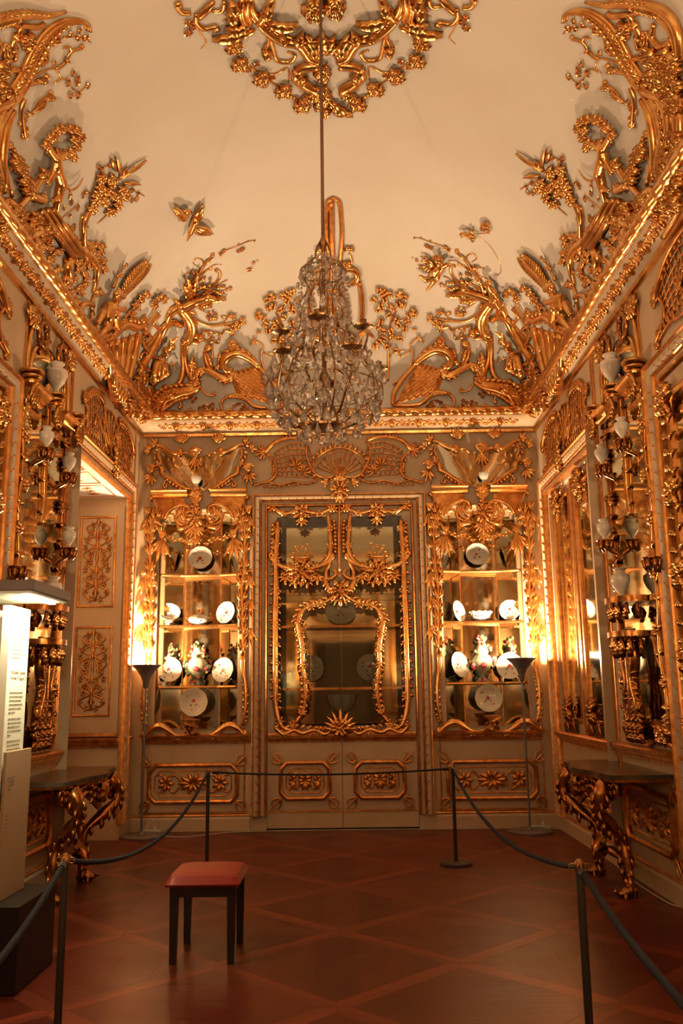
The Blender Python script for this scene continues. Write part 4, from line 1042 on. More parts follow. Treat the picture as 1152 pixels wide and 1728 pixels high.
o.spray(*c4(573,885), 90, 20, 9, .035, 1.3, 'l'); o.ros(*c4(573,870), 14, .06, 9); o.spray(*c4(573,80), 270, 12, 7, .04, 1.0, 'l'); o.ros(*c4(573,60), 16, .07, 9)
o.tube(tp(c3, '568,455 566,560 566,660 566,760 568,860'), .010, .010, .016, name='meeting_bead', n=6); o.fls(tp(c3, '566,480 566,560 566,650 566,740 566,800 568,880 570,930'), .022)

# ================================================================ long walls
def RC(a, b): return RT.p(a/100, -b/100), V((-1,0,0))     # centimetres along the wall / downwards
def trellis_relief(name, label, uc, hw, z0, z1, k='f'):
    t = thing(name, label, 'relief', (XR, uc/100, z0/100), 'trellis reliefs over the long wall bays')
    o = Orn(RC, t, k, .008)
    for s in (-1, 1):
        def q(u, z): return (uc + s*u*hw, -(z0 + (z1-z0)*z))
        o.lattice([q(.42, .86), q(.95, .62), q(.88, .12), q(.36, .16)], 7, 5, .009, False, arc=7)
        o.tube([q(.30, .95), q(.45, 1.02), q(.70, .98), q(.90, .80), q(1.0, .62)], .018, .016, .028, c1=-s*4, name='arched_rope', n=7)
        o.frill([q(.30, .95), q(.45, 1.02), q(.70, .98), q(.90, .80)], 4, .032, 10, s, 'a', .3, False)
        o.tube([q(1.0, .62), q(.92, .45), q(.90, .25), q(.98, .08), q(1.08, .0)], .016, .008, .02, c1=s*3, name='side_scroll')
        o.tube([q(.33, .95), q(.26, .7), q(.30, .4), q(.20, .15), q(.05, .05)], .016, .014, .024, name='shell_scroll', n=7)
        o.tube([q(.1, .0), q(.35, .08), q(.6, -.02), q(.85, .06), q(1.05, -.02)], .012, .010, .016, name='base_scroll')
        o.frill([q(.1, .02), q(.35, .06), q(.6, .0), q(.85, .04), q(1.05, 0)], 4.5, .035, 12, -s, 'l', .4, False)
        o.spray(*q(.98, .6), 90 - s*75, 10, 6, .04, 1.1, 'l'); o.spray(*q(.6, .35), 90 - s*30, 10, 6, .03, 1.5); o.fls([q(.55, .5), q(.65, .3), q(.75, .5), q(.5, .25), q(.8, .3), q(.6, .7)], .024)
    for i in range(9):
        a = math.radians(-62 + 124*i/8); r = (z1-z0)*.82
        o.tube([(uc, -z0-6), (uc + math.sin(a)*r*.5, -z0-6 - math.cos(a)*r*.5), (uc + math.sin(a)*r, -z0-6 - math.cos(a)*r)], .008, .014, name='shell_rib', n=5)
    for r in (.4, .62, .84): o.tube([(uc + math.sin(math.radians(a))*r*(z1-z0), -z0-6 - math.cos(math.radians(a))*r*(z1-z0)) for a in range(-64, 65, 16)], .009, .009, name='shell_ring', n=5)
    o.k = 'g'; o.lift = .06; o.ros(uc, -z0-2, 14, .08, 10); o.ros(uc, -z0+10, 10, .07, 8); o.spray(uc, -z0+4, 270, 12, 5, .05, .9, 'l')
    return t
tr = trellis_relief('overdoor_trellis', 'gilt trellis relief above the tall mirrored panels of the console wall', 962, 100, 418, 478)
mirror(tr, 'gilt trellis relief above the window embrasure')
tr = trellis_relief('overdoor_trellis', 'gilt trellis relief cut by the picture edge, console wall', 530, 118, 425, 480)
mirror(tr, 'gilt trellis relief cut by the picture edge, embrasure wall')

# mirrored panels of the far bay
d2 = thing('door_2', None, None, (XR, 9.7, 0), kind='structure')
D2 = Chart((XR+.035, 0, 0), (0,1,0), (-1,0,0))
H2 = [(8.83, 9.50, 1.26, 3.80), (9.80, 10.54, 1.26, 3.80)]
obj('panel_board', holed(D2, 8.60, 10.64, 1.10, 3.94, H2, .02), CREAM, d2, False)
for a, b, c_, d_ in H2:
    obj('mirror_pane', MB().box((XR+.048, a-.01, c_-.01), (XR+.053, b+.01, d_+.01)), MIRROR, d2, False)
    obj('gilt_frame', frame_mb(D2, rect(a-.03, c_-.03, b+.03, d_+.03), [(0, 0), (.01, .012), (.03, .018), (.05, .012), (.055, -.012)]), GOLDF, d2)
o = Orn(RC, d2, 'g', -.01)
for a, b, c_, d_ in H2:
    u = (a+b)*50
    o.ros(u, -374, 16, .09, 9); o.fls([(u-20, -382), (u+20, -382), (u-12, -372), (u+12, -372), (u-27, -386), (u+27, -386)], .045); o.spray(u, -368, 270, 12, 7, .06, 1.2, 'l')
    o.k = 'd'; o.ros(u, -138, 14, .09, 9); o.fls([(u-22, -138), (u+22, -138), (u-14, -128), (u+14, -128)], .045); o.spray(u-14, -128, 270, 14, 5, .05, .7, 'l'); o.spray(u+14, -128, 270, 14, 5, .05, .7, 'l'); o.k = 'g'
obj('gilt_bar', vmould(D2, 1.10, 3.92, [(9.59, 0), (9.60, .014), (9.65, .022), (9.70, .014), (9.71, 0)]), GOLDF, d2)
for nm, ch, X in (('door_3', RT, XR), ('door_4', LT, XL)):
    d3 = thing(nm, None, None, (X, 5.3, 0), kind='structure'); sg = 1 if X > 0 else -1
    obj('door_leaf', MB().box((X - sg*.025, 4.08, .02), (X - sg*.002, 6.50, 3.90)), CREAM, d3, False)
    for a, b in ((4.2, 5.22), (5.38, 6.36)):
        obj('mirror_pane', MB().box((X - sg*.034, a, 1.25), (X - sg*.026, b, 3.72)), MIRROR, d3, False)
        obj('gilt_frame', frame_mb(Chart((X - sg*.026, 0, 0), (0,1,0), (-sg,0,0)), rect(a-.04, 1.21, b+.04, 3.76), [(0, 0), (.01, .035), (.035, .05), (.06, .035), (.065, 0)]), GOLD, d3)
    o = Orn(lambda a, b, ch=ch: (ch.p(a/100, -b/100), ch.N), d3, 'g', .05)
    o.frill([(637, -130), (640, -250), (636, -360)], 7, .05, 18, 1, 'l', .5, False); o.frill([(637, -130), (634, -250), (636, -360)], 7, .05, 16, -1, 'l', .5, False); o.ros(636, -370, 14, .09, 8); o.ros(636, -300, 12, .08, 8); o.ros(636, -240, 12, .08, 8); o.ros(636, -180, 12, .08, 8); o.ros(638, -135, 12, .08, 8)

# pier mirror bay with carved trees, brackets and vases
def pier(label):
    t = thing('pier_mirror', label, 'mirror', (XR, 7.55, 1.1), 'carved pier mirrors')
    c_ = 752
    obj('mirror_glass', MB().box((XR-.012, 6.99, 1.20), (XR-.003, 8.05, 4.02)), MIRROR, t, False)
    o = Orn(RC, t, 'g', .01)
    o.plate([(c_-46, -414), (c_+46, -414), (c_+42, -440), (c_+26, -458), (c_, -466), (c_-26, -458), (c_-42, -440)], .006, 'lunette_glass', 0, MIRROR, 3)
    # entablature with capitals
    mb = MB()
    for a, b in ((6.93, 7.32), (7.72, 8.12)): hmould(RT, a, b, [(4.03, 0), (4.035, .06), (4.06, .065), (4.07, .10), (4.10, .11), (4.12, .14), (4.145, .14), (4.15, 0)], mb); hmould(RT, a+.03, b-.03, [(3.92, 0), (3.925, .035), (3.95, .045), (3.965, .03), (3.97, 0)], mb)
    obj('entablature', mb, GOLD, t)
    for u in (c_-60, c_, c_+60):
        y = u/100; mb = MB()
        for z, r, h in ((4.20, .10, .035), (4.155, .085, .035), (4.11, .065, .04)): mb.lathe([(0, 0), (r*.9, 0), (r, h*.3), (r, h*.7), (r*.85, h), (0, h)], (XR-.09, y, z), 18, cap=False)
        obj('capital', mb, GOLD, t); o.lift = .10; o.spray(u, -412, 270, 15, 6, .06, .8, 'l'); o.lift = .01
    o.tube([(c_, -412), (c_+2, -395), (c_-2, -375), (c_, -350), (c_+3, -325), (c_, -305)], .03, .02, .03, name='center_stem', n=8); o.frill([(c_, -410), (c_, -310)], 5, .045, 7, 1, 'l', .5); o.frill([(c_, -410), (c_, -310)], 5, .045, 7, -1, 'l', .5)
    # frame posts, lunette frame, wreaths
    for s in (-1, 1):
        def q(u, z): return (c_ + s*u, -z)
        o.tube([q(52, 415), q(54, 440), q(48, 470)], .024, .020, name='lunette_post', n=7); o.ros(*q(50, 474), 11, .07, 8); o.spray(*q(52, 470), 90, 12, 5, .05, 1.3, 'l')
        o.lift = .03
        wr = [(c_ + s*26 + math.cos(a)*10, -468 + math.sin(a)*11) for a in [k*2*pi/14 for k in range(15)]]
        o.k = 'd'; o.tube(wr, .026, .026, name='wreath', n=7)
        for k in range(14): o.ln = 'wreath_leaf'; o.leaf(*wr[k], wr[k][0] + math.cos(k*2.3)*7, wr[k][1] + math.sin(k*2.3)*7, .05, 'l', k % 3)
        o.k = 'g'; o.lift = .01; o.ln = None
        o.tube([q(44, 416), q(44, 440), q(34, 455), q(16, 462)], .016, .014, .02, name='lunette_rim')
        # carved tree
        tr_ = [q(50, 116), q(54, 150), q(47, 190), q(53, 230), q(48, 270), q(55, 310), q(50, 345), q(56, 385), q(52, 400)]
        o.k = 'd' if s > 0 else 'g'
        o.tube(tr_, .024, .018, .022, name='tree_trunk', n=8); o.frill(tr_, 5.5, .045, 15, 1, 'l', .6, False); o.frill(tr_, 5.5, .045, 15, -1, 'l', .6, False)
        for k, z in enumerate((135, 165, 205, 250, 292, 330, 370)): o.ros(c_ + s*(50 + 5*math.sin(k*2.1)), -z, 6.5, .045, 7, 'l', k*.3)
        o.tube([q(52, 240), q(62, 255), q(66, 275)], .02, .012, name='branch', c1=s*3); o.tube([q(50, 300), q(62, 315), q(64, 335)], .02, .012, name='branch', c1=s*3)
        o.tube([q(46, 175), q(36, 185), q(30, 200)], .018, .010, name='branch', c1=-s*3)
        # outer slender edge
        o.k = 'g'; o.tube([q(60, 118), q(61, 200), q(60, 300), q(61, 400)], .012, .012, name='edge_bead', n=5)
    # bottom rocaille
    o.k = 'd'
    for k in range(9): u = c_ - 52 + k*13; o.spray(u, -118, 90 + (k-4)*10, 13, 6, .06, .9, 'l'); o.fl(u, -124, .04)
    o.k = 'g'; o.tube([(c_-56, -116), (c_-30, -124), (c_, -116), (c_+30, -124), (c_+56, -116)], .02, .02, .03, name='bottom_rail', n=7)
    # big bracket with tray in front of the glass
    y = 7.52
    for z, r, dz in ((2.30, .26, .05), (2.02, .22, .045)):
        mb = MB(); n = 24; P = [(XR-.02, y - r, 0)] + [(XR-.02 - .26*math.sin(pi*k/n)**.6, y - r*math.cos(pi*k/n), 0) for k in range(n+1)] + [(XR-.02, y + r, 0)]
        mb.prism([(p[0], p[1], z) for p in P], (0, 0, dz)); obj('tray', mb, DGOLD, t)
    o.k = 'd'
    for k in range(7):
        e_ = math.sin(pi*(k+.5)/7)**.6; u = 752 - 23*math.cos(pi*(k+.5)/7); o.ln = 'tray_leaf'; o.lift = .21*e_; o.spray(u, -229, 270, 10, 4, .05, .8, 'l'); o.lift = .20*e_; o.spray(u, -201, 270, 12, 4, .05, .8, 'l'); o.ln = None
    for s in (-1, 0, 1):
        o.lift = .10; st_ = [(752 + s*10, -205), (752 + s*14, -185), (752 + s*7, -165), (752 + s*15, -145), (752 + s*10, -125)]
        o.tube(st_, .05, .035, .045, name='bracket_stem', n=8)
        o.ln = 'stem_leaf'
        for k in range(6): o.ros(752 + s*12 + 4*math.sin(k), -200 + k*15, 9, .06, 7, 'l', k*.4)
    o.lift = .01; o.ln = None
    return t
pm = pier('tall pier mirror with carved gilt trees above the console by the ringed post')
mirror(pm, 'tall pier mirror with carved gilt trees behind the information stand')
# brackets carrying small vases beside the pier glass
URNM = {}
def urn(p, h, label, group):
    key = round(h, 3)
    if key not in URNM:
        URNM[key] = MB().lathe([(0, 0), (.16*h, 0), (.17*h, .03*h), (.08*h, .10*h), (.09*h, .16*h), (.24*h, .36*h), (.31*h, .56*h), (.30*h, .72*h), (.17*h, .80*h), (.16*h, .88*h), (.22*h, .93*h), (.21*h, .96*h), (0, .94*h)], (0,0,0), 24, cap=False).mesh('porcelain_urn', URN, 'auto')
    o_ = bpy.data.objects.new('porcelain_urn', URNM[key]); col.objects.link(o_); o_.location = p
    return tag(o_, label, 'vase', group)
def bracket(surf, px, py, lab, dep=.14, r=.075):
    p, n = surf(px, py); c = p + n*dep
    t = thing('vase_bracket', lab, 'bracket', p, 'carved vase brackets')
    obj('tray', MB().lathe([(0, -.02), (r*.8, -.02), (r, -.006), (r, 0), (0, 0)], c, 18, cap=False), DGOLD, t)
    mb = MB().tube(cr([c - V((0,0,.02)), c - V((0,0,.07)) - n*.02, p - V((0,0,.13)) + n*.03, p - V((0,0,.20)) + n*.01], 5), [.035, .034, .033, .03, .03, .028, .027, .026, .025, .022, .02, .018, .016, .014, .012, .01], 8)
    obj('arm', mb, DGOLD, t, True)
    for k in range(8):
        a = k*pi/4; dv = V((math.cos(a), math.sin(a), 0)); b = c - V((0,0,.02))
        obj('acanthus_leaf', MB().tube([b + dv*.03, b + dv*r*.9 - V((0,0,.01)), b + dv*r*.75 - V((0,0,.06)), b + dv*r*.5 - V((0,0,.09))], [.012, .022, .016, .005], 5), DGOLD, t, True)
    return c
G1 = 'urns on the pier mirror brackets'
def msurf(x, y): p, n = RW(x, y); return V((2*XC - p.x, p.y, p.z)), -n
for px, py, h, w1 in ((1078, 742, .20, 'topmost urn beside the picture edge'), (1042, 785, .20, 'urn on the upper bracket next to the mirrored panels'), (1046, 911, .20, 'urn on the middle bracket next to the mirrored panels'), (1130, 940, .0, '')):
    for sf, wl in ((RW, 'console wall'), (msurf, 'embrasure wall')):
        c = bracket(sf, px, py, '%s bracket, %s pier mirror' % ({1078: 'high carved', 1042: 'upper carved', 1046: 'middle carved', 1130: 'empty outer carved'}[px], wl))
        if h: urn(c, h, 'white porcelain %s, %s' % (w1, wl), G1)
for sf, wl in ((1, 'console wall'), (-1, 'embrasure wall')):
    x = XR - .09 if sf > 0 else 2*XC - XR + .09
    urn((x, 7.52, 4.236), .30, 'large white urn standing over the entablature of the pier mirror, ' + wl, 'large urns')
    urn((x + (-.06 if sf > 0 else .06), 7.52, 2.351), .26, 'pale urn on the broad tray of the pier mirror, ' + wl, 'tray urns')

# ================================================================ gilded stucco of the cove and ceiling
def vw(ox, oy, s): return lambda st: [(ox + x*s, oy + y*s) for x, y in pp(st)]
A = vw(690, 480, .19965); B = vw(690, 370, .19965); C_ = vw(560, 360, .32986); D_ = vw(860, 340, .25347); E_ = vw(800, 0, .30556); F_ = vw(290, 0, .44271); G_ = vw(420, 320, .26612); L_ = vw(200, 380, .3125)
def ct_(px, py):
    p, n = CE(px, py); return p
CEC = {}
def CEm(x, y):
    k = (round(x, 1), round(y, 1))
    if k not in CEC: CEC[k] = CE(x, y)
    return CEC[k]
def relief(name, label, px, py, grp=None, k='g', lift=.0, cat='relief'):
    t = thing(name, label, cat, ct_(px, py), grp); o = Orn(CEm, t, k, lift); o.T, o.K = 1.18, 1.3; return t, o
def leafs(o, f, lst, w, v='l'):
    for i, q in enumerate(lst.split(';')):
        (a, b), (c, d) = f(q); o.leaf(a, b, c, d, w, v, i % 3, w*.6)
G2 = 'stucco reliefs of the cove'
# --- tree with bent trunk
t, o = relief('tree_relief', 'gilt stucco tree bent over the hatted bust, kite string side', 840, 640, G2)
o.tube(A('540,395 600,400 650,425 692,440'), .026, .028, .034, c0=-3, name='trunk_scroll', n=7); o.tube(A('690,440 692,560 692,680 720,780 790,840 845,845'), .030, .018, .034, c1=-3, name='trunk', n=7); o.tube(A('545,460 620,450 665,490 672,600 652,700 620,790'), .02, .03, .03, name='trunk_scroll', n=7)
o.tube(A('650,430 615,350 620,270 665,190 725,120'), .055, .05, .07, name='trunk', n=8)
for k, (a, b) in enumerate(zip(A('575,300 580,250 600,220 585,340 600,375'), A('665,290 672,245 680,225 662,335 660,380'))): o.tube([a, ((a[0]+b[0])/2, (a[1]+b[1])/2 - 3), b], .016, .014, .022, name='trunk_ring', h=3.2)
o.tube(A('700,300 760,268 840,290 890,370 960,480 1030,590 1080,690 1095,860 1050,960'), .034, .03, .05, name='limb', n=7); o.tube(A('715,130 800,200 830,300'), .05, .03, name='limb', n=7)
o.tube(A('895,180 1000,350 1130,560'), .016, .022, name='pole', n=6); o.tube(A('850,290 960,430 1060,560'), .018, .02, name='pole', n=6)
for s in ('720,120 790,160 800,210', '760,260 690,300 650,300', '880,200 930,270 890,330', '1000,200 1020,300 990,380'): o.tube(A(s), .022, .012, c1=3, name='twig')
o.tube(A('620,160 585,240 490,305 390,312 300,300 190,285'), .022, .008, name='branch'); o.tube(A('390,312 330,290 310,250 340,235'), .012, .008, name='twig', c1=2); o.tube(A('330,310 280,340 265,375 330,360 370,400'), .014, .012, name='twig')
for x, y, a in ((190,285,180), (230,322,200), (270,250,120), (280,372,180), (425,265,80), (250,300,230)): o.spray(*A('%d,%d' % (x, y))[0], a, 6, 4, .028, 1.2)
sq = A('375,385 518,348 505,440 387,462 375,385'); 
for a, b in zip(sq, sq[1:]): o.tube([a, b], .013, .013, name='fret_bar', n=5)
for s in ('415,375 470,370', '470,370 465,420', '465,420 420,425', '440,395 442,540 452,650'): o.tube(A(s), .010, .012, name='fret_bar', n=5)
o.tube(A('330,775 420,730 500,690 570,690 615,730'), .022, .02, .045, name='base_scroll', c0=3, n=7); o.tube(A('470,520 500,530 500,600 470,670 430,720'), .016, .022, .026, name='base_scroll', c0=4)
leafs(o, A, '440,690 490,530;430,700 370,620;400,640 350,540;560,760 500,640;600,760 530,650;640,780 590,600;640,690 600,560;600,790 660,700;560,800 620,830', .085)
o.ros(*A('610,640')[0], 7, .05, 7); o.ros(*A('605,720')[0], 8, .055, 7); o.ros(*A('600,795')[0], 9, .06, 8); o.fls(A('560,790 640,800 600,760 640,650'), .035)
o.plate(A('575,845 650,812 760,835 860,862 920,910 955,965 1005,985 960,1085 880,1085 862,1020 820,960 740,930 640,900'), .05, 'rock_base', 0, None, 3); o.lift = .045
o.tube(A('545,830 620,890 700,905 770,930 840,960 880,1040'), .02, .026, .036, name='rock_scroll', n=7); o.tube(A('700,900 725,940 715,1000'), .018, .012, name='rock_scroll', c1=-2); o.tube(A('545,840 500,900 440,915'), .014, .01, c1=3, name='rock_scroll'); o.tube(A('740,930 820,960 860,1030 830,1060'), .014, .012, name='rock_scroll')
o.frill(A('620,830 760,840 870,870 940,950'), 4, .05, 9, -1, 'l', .4, False); o.frill(A('640,900 760,935 860,1000'), 4, .05, 8, 1, 'l', .4, False); o.ros(*A('980,1010')[0], 9, .07, 8); o.ros(*A('1050,980')[0], 9, .07, 8); o.ros(*A('930,1040')[0], 8, .06, 8); o.ros(*A('800,895')[0], 8, .06, 7); o.lift = 0
# crown of branches
o.tube(B('720,690 600,640 480,610 400,622 310,632'), .045, .012, .05, name='limb', n=7); leafs(o, B, '620,640 310,632;560,630 400,600;500,620 350,650;560,650 440,690', .13)
for s, r in (('640,640 600,520 540,430 480,340 400,270', .022), ('480,340 500,300 550,290 570,330 530,360', .010), ('520,600 430,540 370,480 350,420 372,388', .02), ('520,440 470,395 425,385', .014), ('640,560 655,500 600,480', .012), ('470,400 400,350 330,350', .009), ('290,480 340,500 400,540', .008), ('350,250 250,212 180,190 100,160 35,150', .009), ('630,600 560,560 470,540', .014), ('610,500 570,420 640,410', .010)): o.tube(B(s), r, r*.5, name='branch', c1=2 if r > .012 else 0)
leafs(o, B, '540,600 420,570;470,540 440,490;500,560 480,480;600,540 560,480;620,560 600,490;540,480 470,450;570,430 550,380;520,420 600,395;640,640 650,560;440,560 350,580;400,540 330,520;390,570 340,600;530,640 470,700;590,650 480,740;330,250 290,220;330,250 350,262;470,330 440,290;450,480 420,460;500,540 540,510', .06, 'a')
o.fls(B('470,545 300,560 320,530 270,550 330,580 160,225 185,235 145,215 90,395 110,400 60,340 590,585 560,590 420,745 460,755 400,770 470,790 440,700 500,690'), .028); o.fls(B('180,178 100,155 45,155 30,325 75,355 600,400 630,410'), .014)
for q_ in ('1010,1060', '1060,900', '1095,790', '1120,930', '1150,1010', '1085,1010'): o.ros(*A(q_)[0], 9, .065, 7, 'l', .3)
for q_ in ('880,1090 930,1060 1000,1075 1060,1050', '540,1090 600,1050 680,1060 740,1090', '760,1085 800,1040 850,1060'): o.tube(A(q_), .02, .014, .026, c0=3, c1=-3, name='rock_scroll', n=7)
for q_ in ('560,1070', '640,1050', '700,1080', '780,1060', '500,1050', '430,1060', '360,1080'): o.spray(*A(q_)[0], 90, 5, 5, .035, 1.3, 'l')
tree = t
treeL = mirror(t, 'gilt stucco tree bent over the hatted bust, two birds side')
# --- lattice cartouche
t, o = relief('cartouche_relief', 'gilt lattice cartouche with scroll crest beside the kite string tree', 710, 680, G2, 'f')
o.patch(C_('440,765 585,800 540,918 315,980'), .015, name='cartouche_field')
o.k = 'g'; o.lift = .02
o.lattice(C_('440,765 585,800 535,915 320,975'), 6, 5, .010, True)
o.tube(C_('430,768 380,825 335,890 315,930 310,985'), .024, .02, .03, name='border', n=7); o.tube(C_('310,985 440,980 490,945 540,915 600,925'), .018, .018, .026, name='border', n=7)
o.tube(C_('420,775 470,730 530,700 585,718 605,755 585,790 560,775'), .03, .02, .055, name='crest_scroll', n=8); o.frill(C_('440,750 500,712 560,702 600,735'), 7, .07, 8, -1, 'l', .4); o.ros(*C_('545,670')[0], 8, .06, 7); o.ros(*C_('555,650')[0], 7, .05, 7); o.frill(C_('600,770 570,810 600,835 640,815'), 5, .05, 6, 1, 'l')
o.tube(C_('590,790 560,810 590,838 660,800 690,760'), .02, .016, .034, name='crest_scroll', n=7)
o.tube(C_('600,925 625,960 610,1000 580,985'), .018, .012, name='foot_scroll', c1=-3); o.frill(C_('490,945 540,915 600,920'), 4, .045, 6, 1, 'l', .4); o.k = 'd'; o.lift = 0; o.fls(C_('490,985 510,975 535,960 555,970 500,1000 520,990 670,960 690,970 665,985 715,965 735,975 710,985 755,925 770,940 780,920'), .03); o.tube(C_('480,1000 510,960 550,960'), .010, .006, name='sprig'); o.tube(C_('370,1000 430,985 300,1000'), .008, .008, name='sprig')
mirror(t, 'gilt lattice cartouche with scroll crest on the two birds side')
# --- rose bush
t, o = relief('rose_bush_relief', 'gilt rose bush with paired leaves beside the chandelier, kite string side', 655, 640, G2); o.K = .95
for s, r in (('285,860 290,760 288,680 300,560 325,500 285,470 250,400', .014), ('300,560 400,530 420,500', .009), ('325,510 345,440', .009), ('290,650 340,625 380,570', .008), ('288,690 240,640 240,560', .008), ('310,880 390,800 412,720 400,670 440,642 468,660', .014), ('400,700 350,735 345,710 375,700', .010), ('285,500 225,490', .007), ('290,740 330,700', .008)): o.tube(C_(s), r, r*.6, name='stem')
pts = C_('240,390 270,400 295,412 215,440 250,470 238,492 340,420 372,430 340,462 362,472 290,520 412,500 395,520 250,552 235,580 262,602 340,570 372,590 310,632 345,640 240,655 222,682 282,682 325,702 300,480 270,440 330,545 385,555 260,640 300,600 420,515 255,410 350,410')
for i, (x, y) in enumerate(pts):
    a = (i*137.5) % 360; o.spray(x, y, a, 7, 2, .042, .5); o.spray(x, y, a+180, 7, 2, .042, .5)
    if i % 3 == 0: o.fl(x, y, .04)
o.spray(*C_('420,600')[0], 80, 5, 4, .02, 1.2); o.spray(*C_('440,642')[0], 20, 6, 4, .035, 1.)
mirror(t, 'gilt rose bush with paired leaves beside the chandelier, two birds side')
# --- fountain
t = thing('fountain_relief', 'gilt fountain relief with falling water behind the chandelier', 'relief', V((XC, *ct_(558, 640)[1:])), G2); o = Orn(CEm, t, 'f', 0)
o.tube(G_('575,470 590,300 585,180 575,80 545,52 520,48'), .030, .026, .026, name='water_jet', n=7); o.frill(G_('580,420 592,300 585,180 570,80'), 2.2, .03, 26, -1, 'a', 1.2, False)
o.k = 'g'; o.tube(G_('575,520 640,500 685,530 672,580 615,595 590,570'), .03, .018, .045, name='basin_scroll', n=8); o.tube(G_('700,585 715,680 718,790 705,880'), .03, .026, .036, name='water_jet', n=7); o.frill(G_('705,600 720,700 715,860'), 3, .04, 14, 1, 'a', 1.2, False)
o.tube(G_('600,480 640,480 650,440 635,400'), .02, .010, .026, c0=3, name='dolphin_tail'); o.spray(*G_('635,385')[0], 90, 8, 4, .05, 1.1); o.ros(*G_('630,470')[0], 7, .05, 7)
o.tube(G_('790,940 740,900 690,930 640,960 690,1000 700,1050 680,1090'), .02, .02, .045, name='shell_scroll', n=8); o.frill(G_('720,920 715,990 690,1070'), 6, .06, 8, 1, 'l', .3, False); o.tube(G_('560,600 600,700 610,850 600,980'), .03, .04, .05, name='fountain_stem', n=8); leafs(o, G_, '540,760 580,640;560,700 540,600;600,900 560,820;620,1000 560,960;640,1100 580,1040;560,900 600,840', .09)
sym(t); o.k = 'f'
o.tube(G_('522,60 524,180 526,320 530,440'), .034, .034, name='water_jet', n=7); o.k = 'g'; o.tube(G_('530,440 528,560 530,700 532,860'), .04, .06, .05, name='fountain_stem', n=8); o.ros(*G_('530,640')[0], 12, .09, 9); o.ros(*G_('532,880')[0], 14, .10, 9)
# --- hatted bust
def bust(label, pts_, lab_hat):
    t, o = relief('bust_relief', label, 870, 620, 'hatted busts of the cove')
    o.lift = .06
    def f(s):
        x, y = A(s)[0]; cx_, cy_ = A('915,790')[0]; return cx_ + (x-cx_)*1.28, cy_ + (y-cy_)*1.12
    def cap(a, h0, r0, b, h1, r1): return (*f(a), h0, r0, *f(b), h1, r1)
    o.body([cap('846,530', .05, .060, '852,562', .06, .050), cap('838,548', .105, .018, '826,558', .115, .012), cap('835,575', .10, .020, '840,580', .10, .016), cap('870,580', .05, .028, '895,620', .05, .045),
            cap('880,640', .05, .075, '940,640', .05, .070), cap('885,680', .05, .085, '940,720', .05, .080), cap('910,740', .04, .08, '930,780', .04, .055), cap('860,640', .06, .045, '835,720', .07, .04), cap('835,720', .07, .04, '890,770', .11, .032), cap('970,620', .06, .05, '995,700', .07, .04), cap('995,700', .07, .04, '930,760', .11, .032), cap('890,770', .11, .03, '905,775', .11, .026)], .011, 'figure', m=GOLD)
    o.body([cap('792,505', .08, .024, '885,488', .08, .028), cap('812,478', .08, .05, '858,468', .08, .052), cap('815,450', .08, .038, '775,405', .08, .012), cap('835,445', .08, .03, '865,400', .08, .010)], .010, 'hat')
    for i in range(7):
        a, b = f('%d,%d' % (850 + i*20, 620)), f('%d,%d' % (842 + i*22, 760)); o.tube([a, ((a[0]+b[0])/2 + (i-3)*1.2, (a[1]+b[1])/2), b], .012, .010, .014, name='drapery_fold', h=7)
    o.tube(A('820,620 790,630 765,625 760,660 745,680'), .009, .005, name='ribbon'); o.lift = 0
    o.plate(A('945,810 1000,800 1010,850 990,870 1020,950 960,960 955,880 940,850'), .06, 'pedestal', 0, None, 0)
    return t
bu = bust('gilt bust in a peaked hat, kite string side of the cove', None, None); mirror(bu, 'gilt bust in a peaked hat, two birds side of the cove')
# --- putto, kite flyer, kite and birds
t, o = relief('putto_relief', 'gilt winged putto flying beside the tree crown', 735, 440); o.lift = .03
f = lambda s: B(s)[0]
def cap(a, h0, r0, b, h1, r1): return (*f(a), h0, r0, *f(b), h1, r1)
o.body([cap('258,305', .05, .055, '262,318', .05, .05), cap('265,345', .04, .028, '268,375', .04, .045), cap('268,385', .04, .058, '235,430', .04, .056), cap('290,370', .05, .034, '340,335', .06, .026), cap('340,335', .06, .026, '392,352', .06, .018), cap('240,390', .05, .032, '190,420', .06, .024), cap('215,450', .05, .048, '150,480', .06, .036), cap('150,480', .06, .034, '95,450', .05, .022), cap('240,460', .05, .046, '200,515', .05, .034), cap('200,515', .05, .032, '150,575', .05, .018), cap('262,330', .09, .012, '255,335', .10, .010)], .011, 'figure')
for i in range(7): a = math.radians(140 + i*14); o.leaf(*f('225,375'), f('225,375')[0] + math.cos(a)*24, f('225,375')[1] - math.sin(a)*(26 - i*1.5), .05, 'p', i % 3)
o.fls(B('130,300 160,320 145,345 190,345 170,370 205,380 120,330'), .03)
for i in range(9): a = i*.7; o.fl(f('250,285')[0] + math.cos(a)*7, f('250,285')[1] + math.sin(a)*4 - 1, .022, .06, 'curl')
t, o = relief('kite_flyer_relief', 'gilt figure leaning on the tree and holding the kite string', 838, 480); o.lift = .05
o.body([cap('690,508', .05, .045, '700,515', .05, .042), cap('710,535', .04, .028, '735,555', .04, .04), cap('740,570', .04, .055, '765,640', .04, .055), cap('740,560', .06, .032, '720,520', .08, .022), cap('720,520', .08, .02, '722,480', .08, .016), cap('770,650', .05, .05, '800,700', .05, .042), cap('800,700', .05, .04, '790,770', .05, .028), cap('760,650', .05, .05, '720,680', .06, .036), cap('770,580', .05, .034, '800,620', .06, .026)], .011, 'figure')
o.body([cap('735,478', .07, .028, '720,462', .07, .022), cap('690,488', .07, .03, '730,480', .07, .03)], .010, 'cap')
o.fls(B('830,690 800,655 820,720'), .03); o.lift = 0
o.tube(B('722,470 760,462 778,430 768,370 735,300 690,230 640,180 580,135'), .0045, .004, name='kite_string', n=5)
t, o = relief('kite_relief', 'small gilt kite with bow tied to the string', 822, 380); o.lift = .02
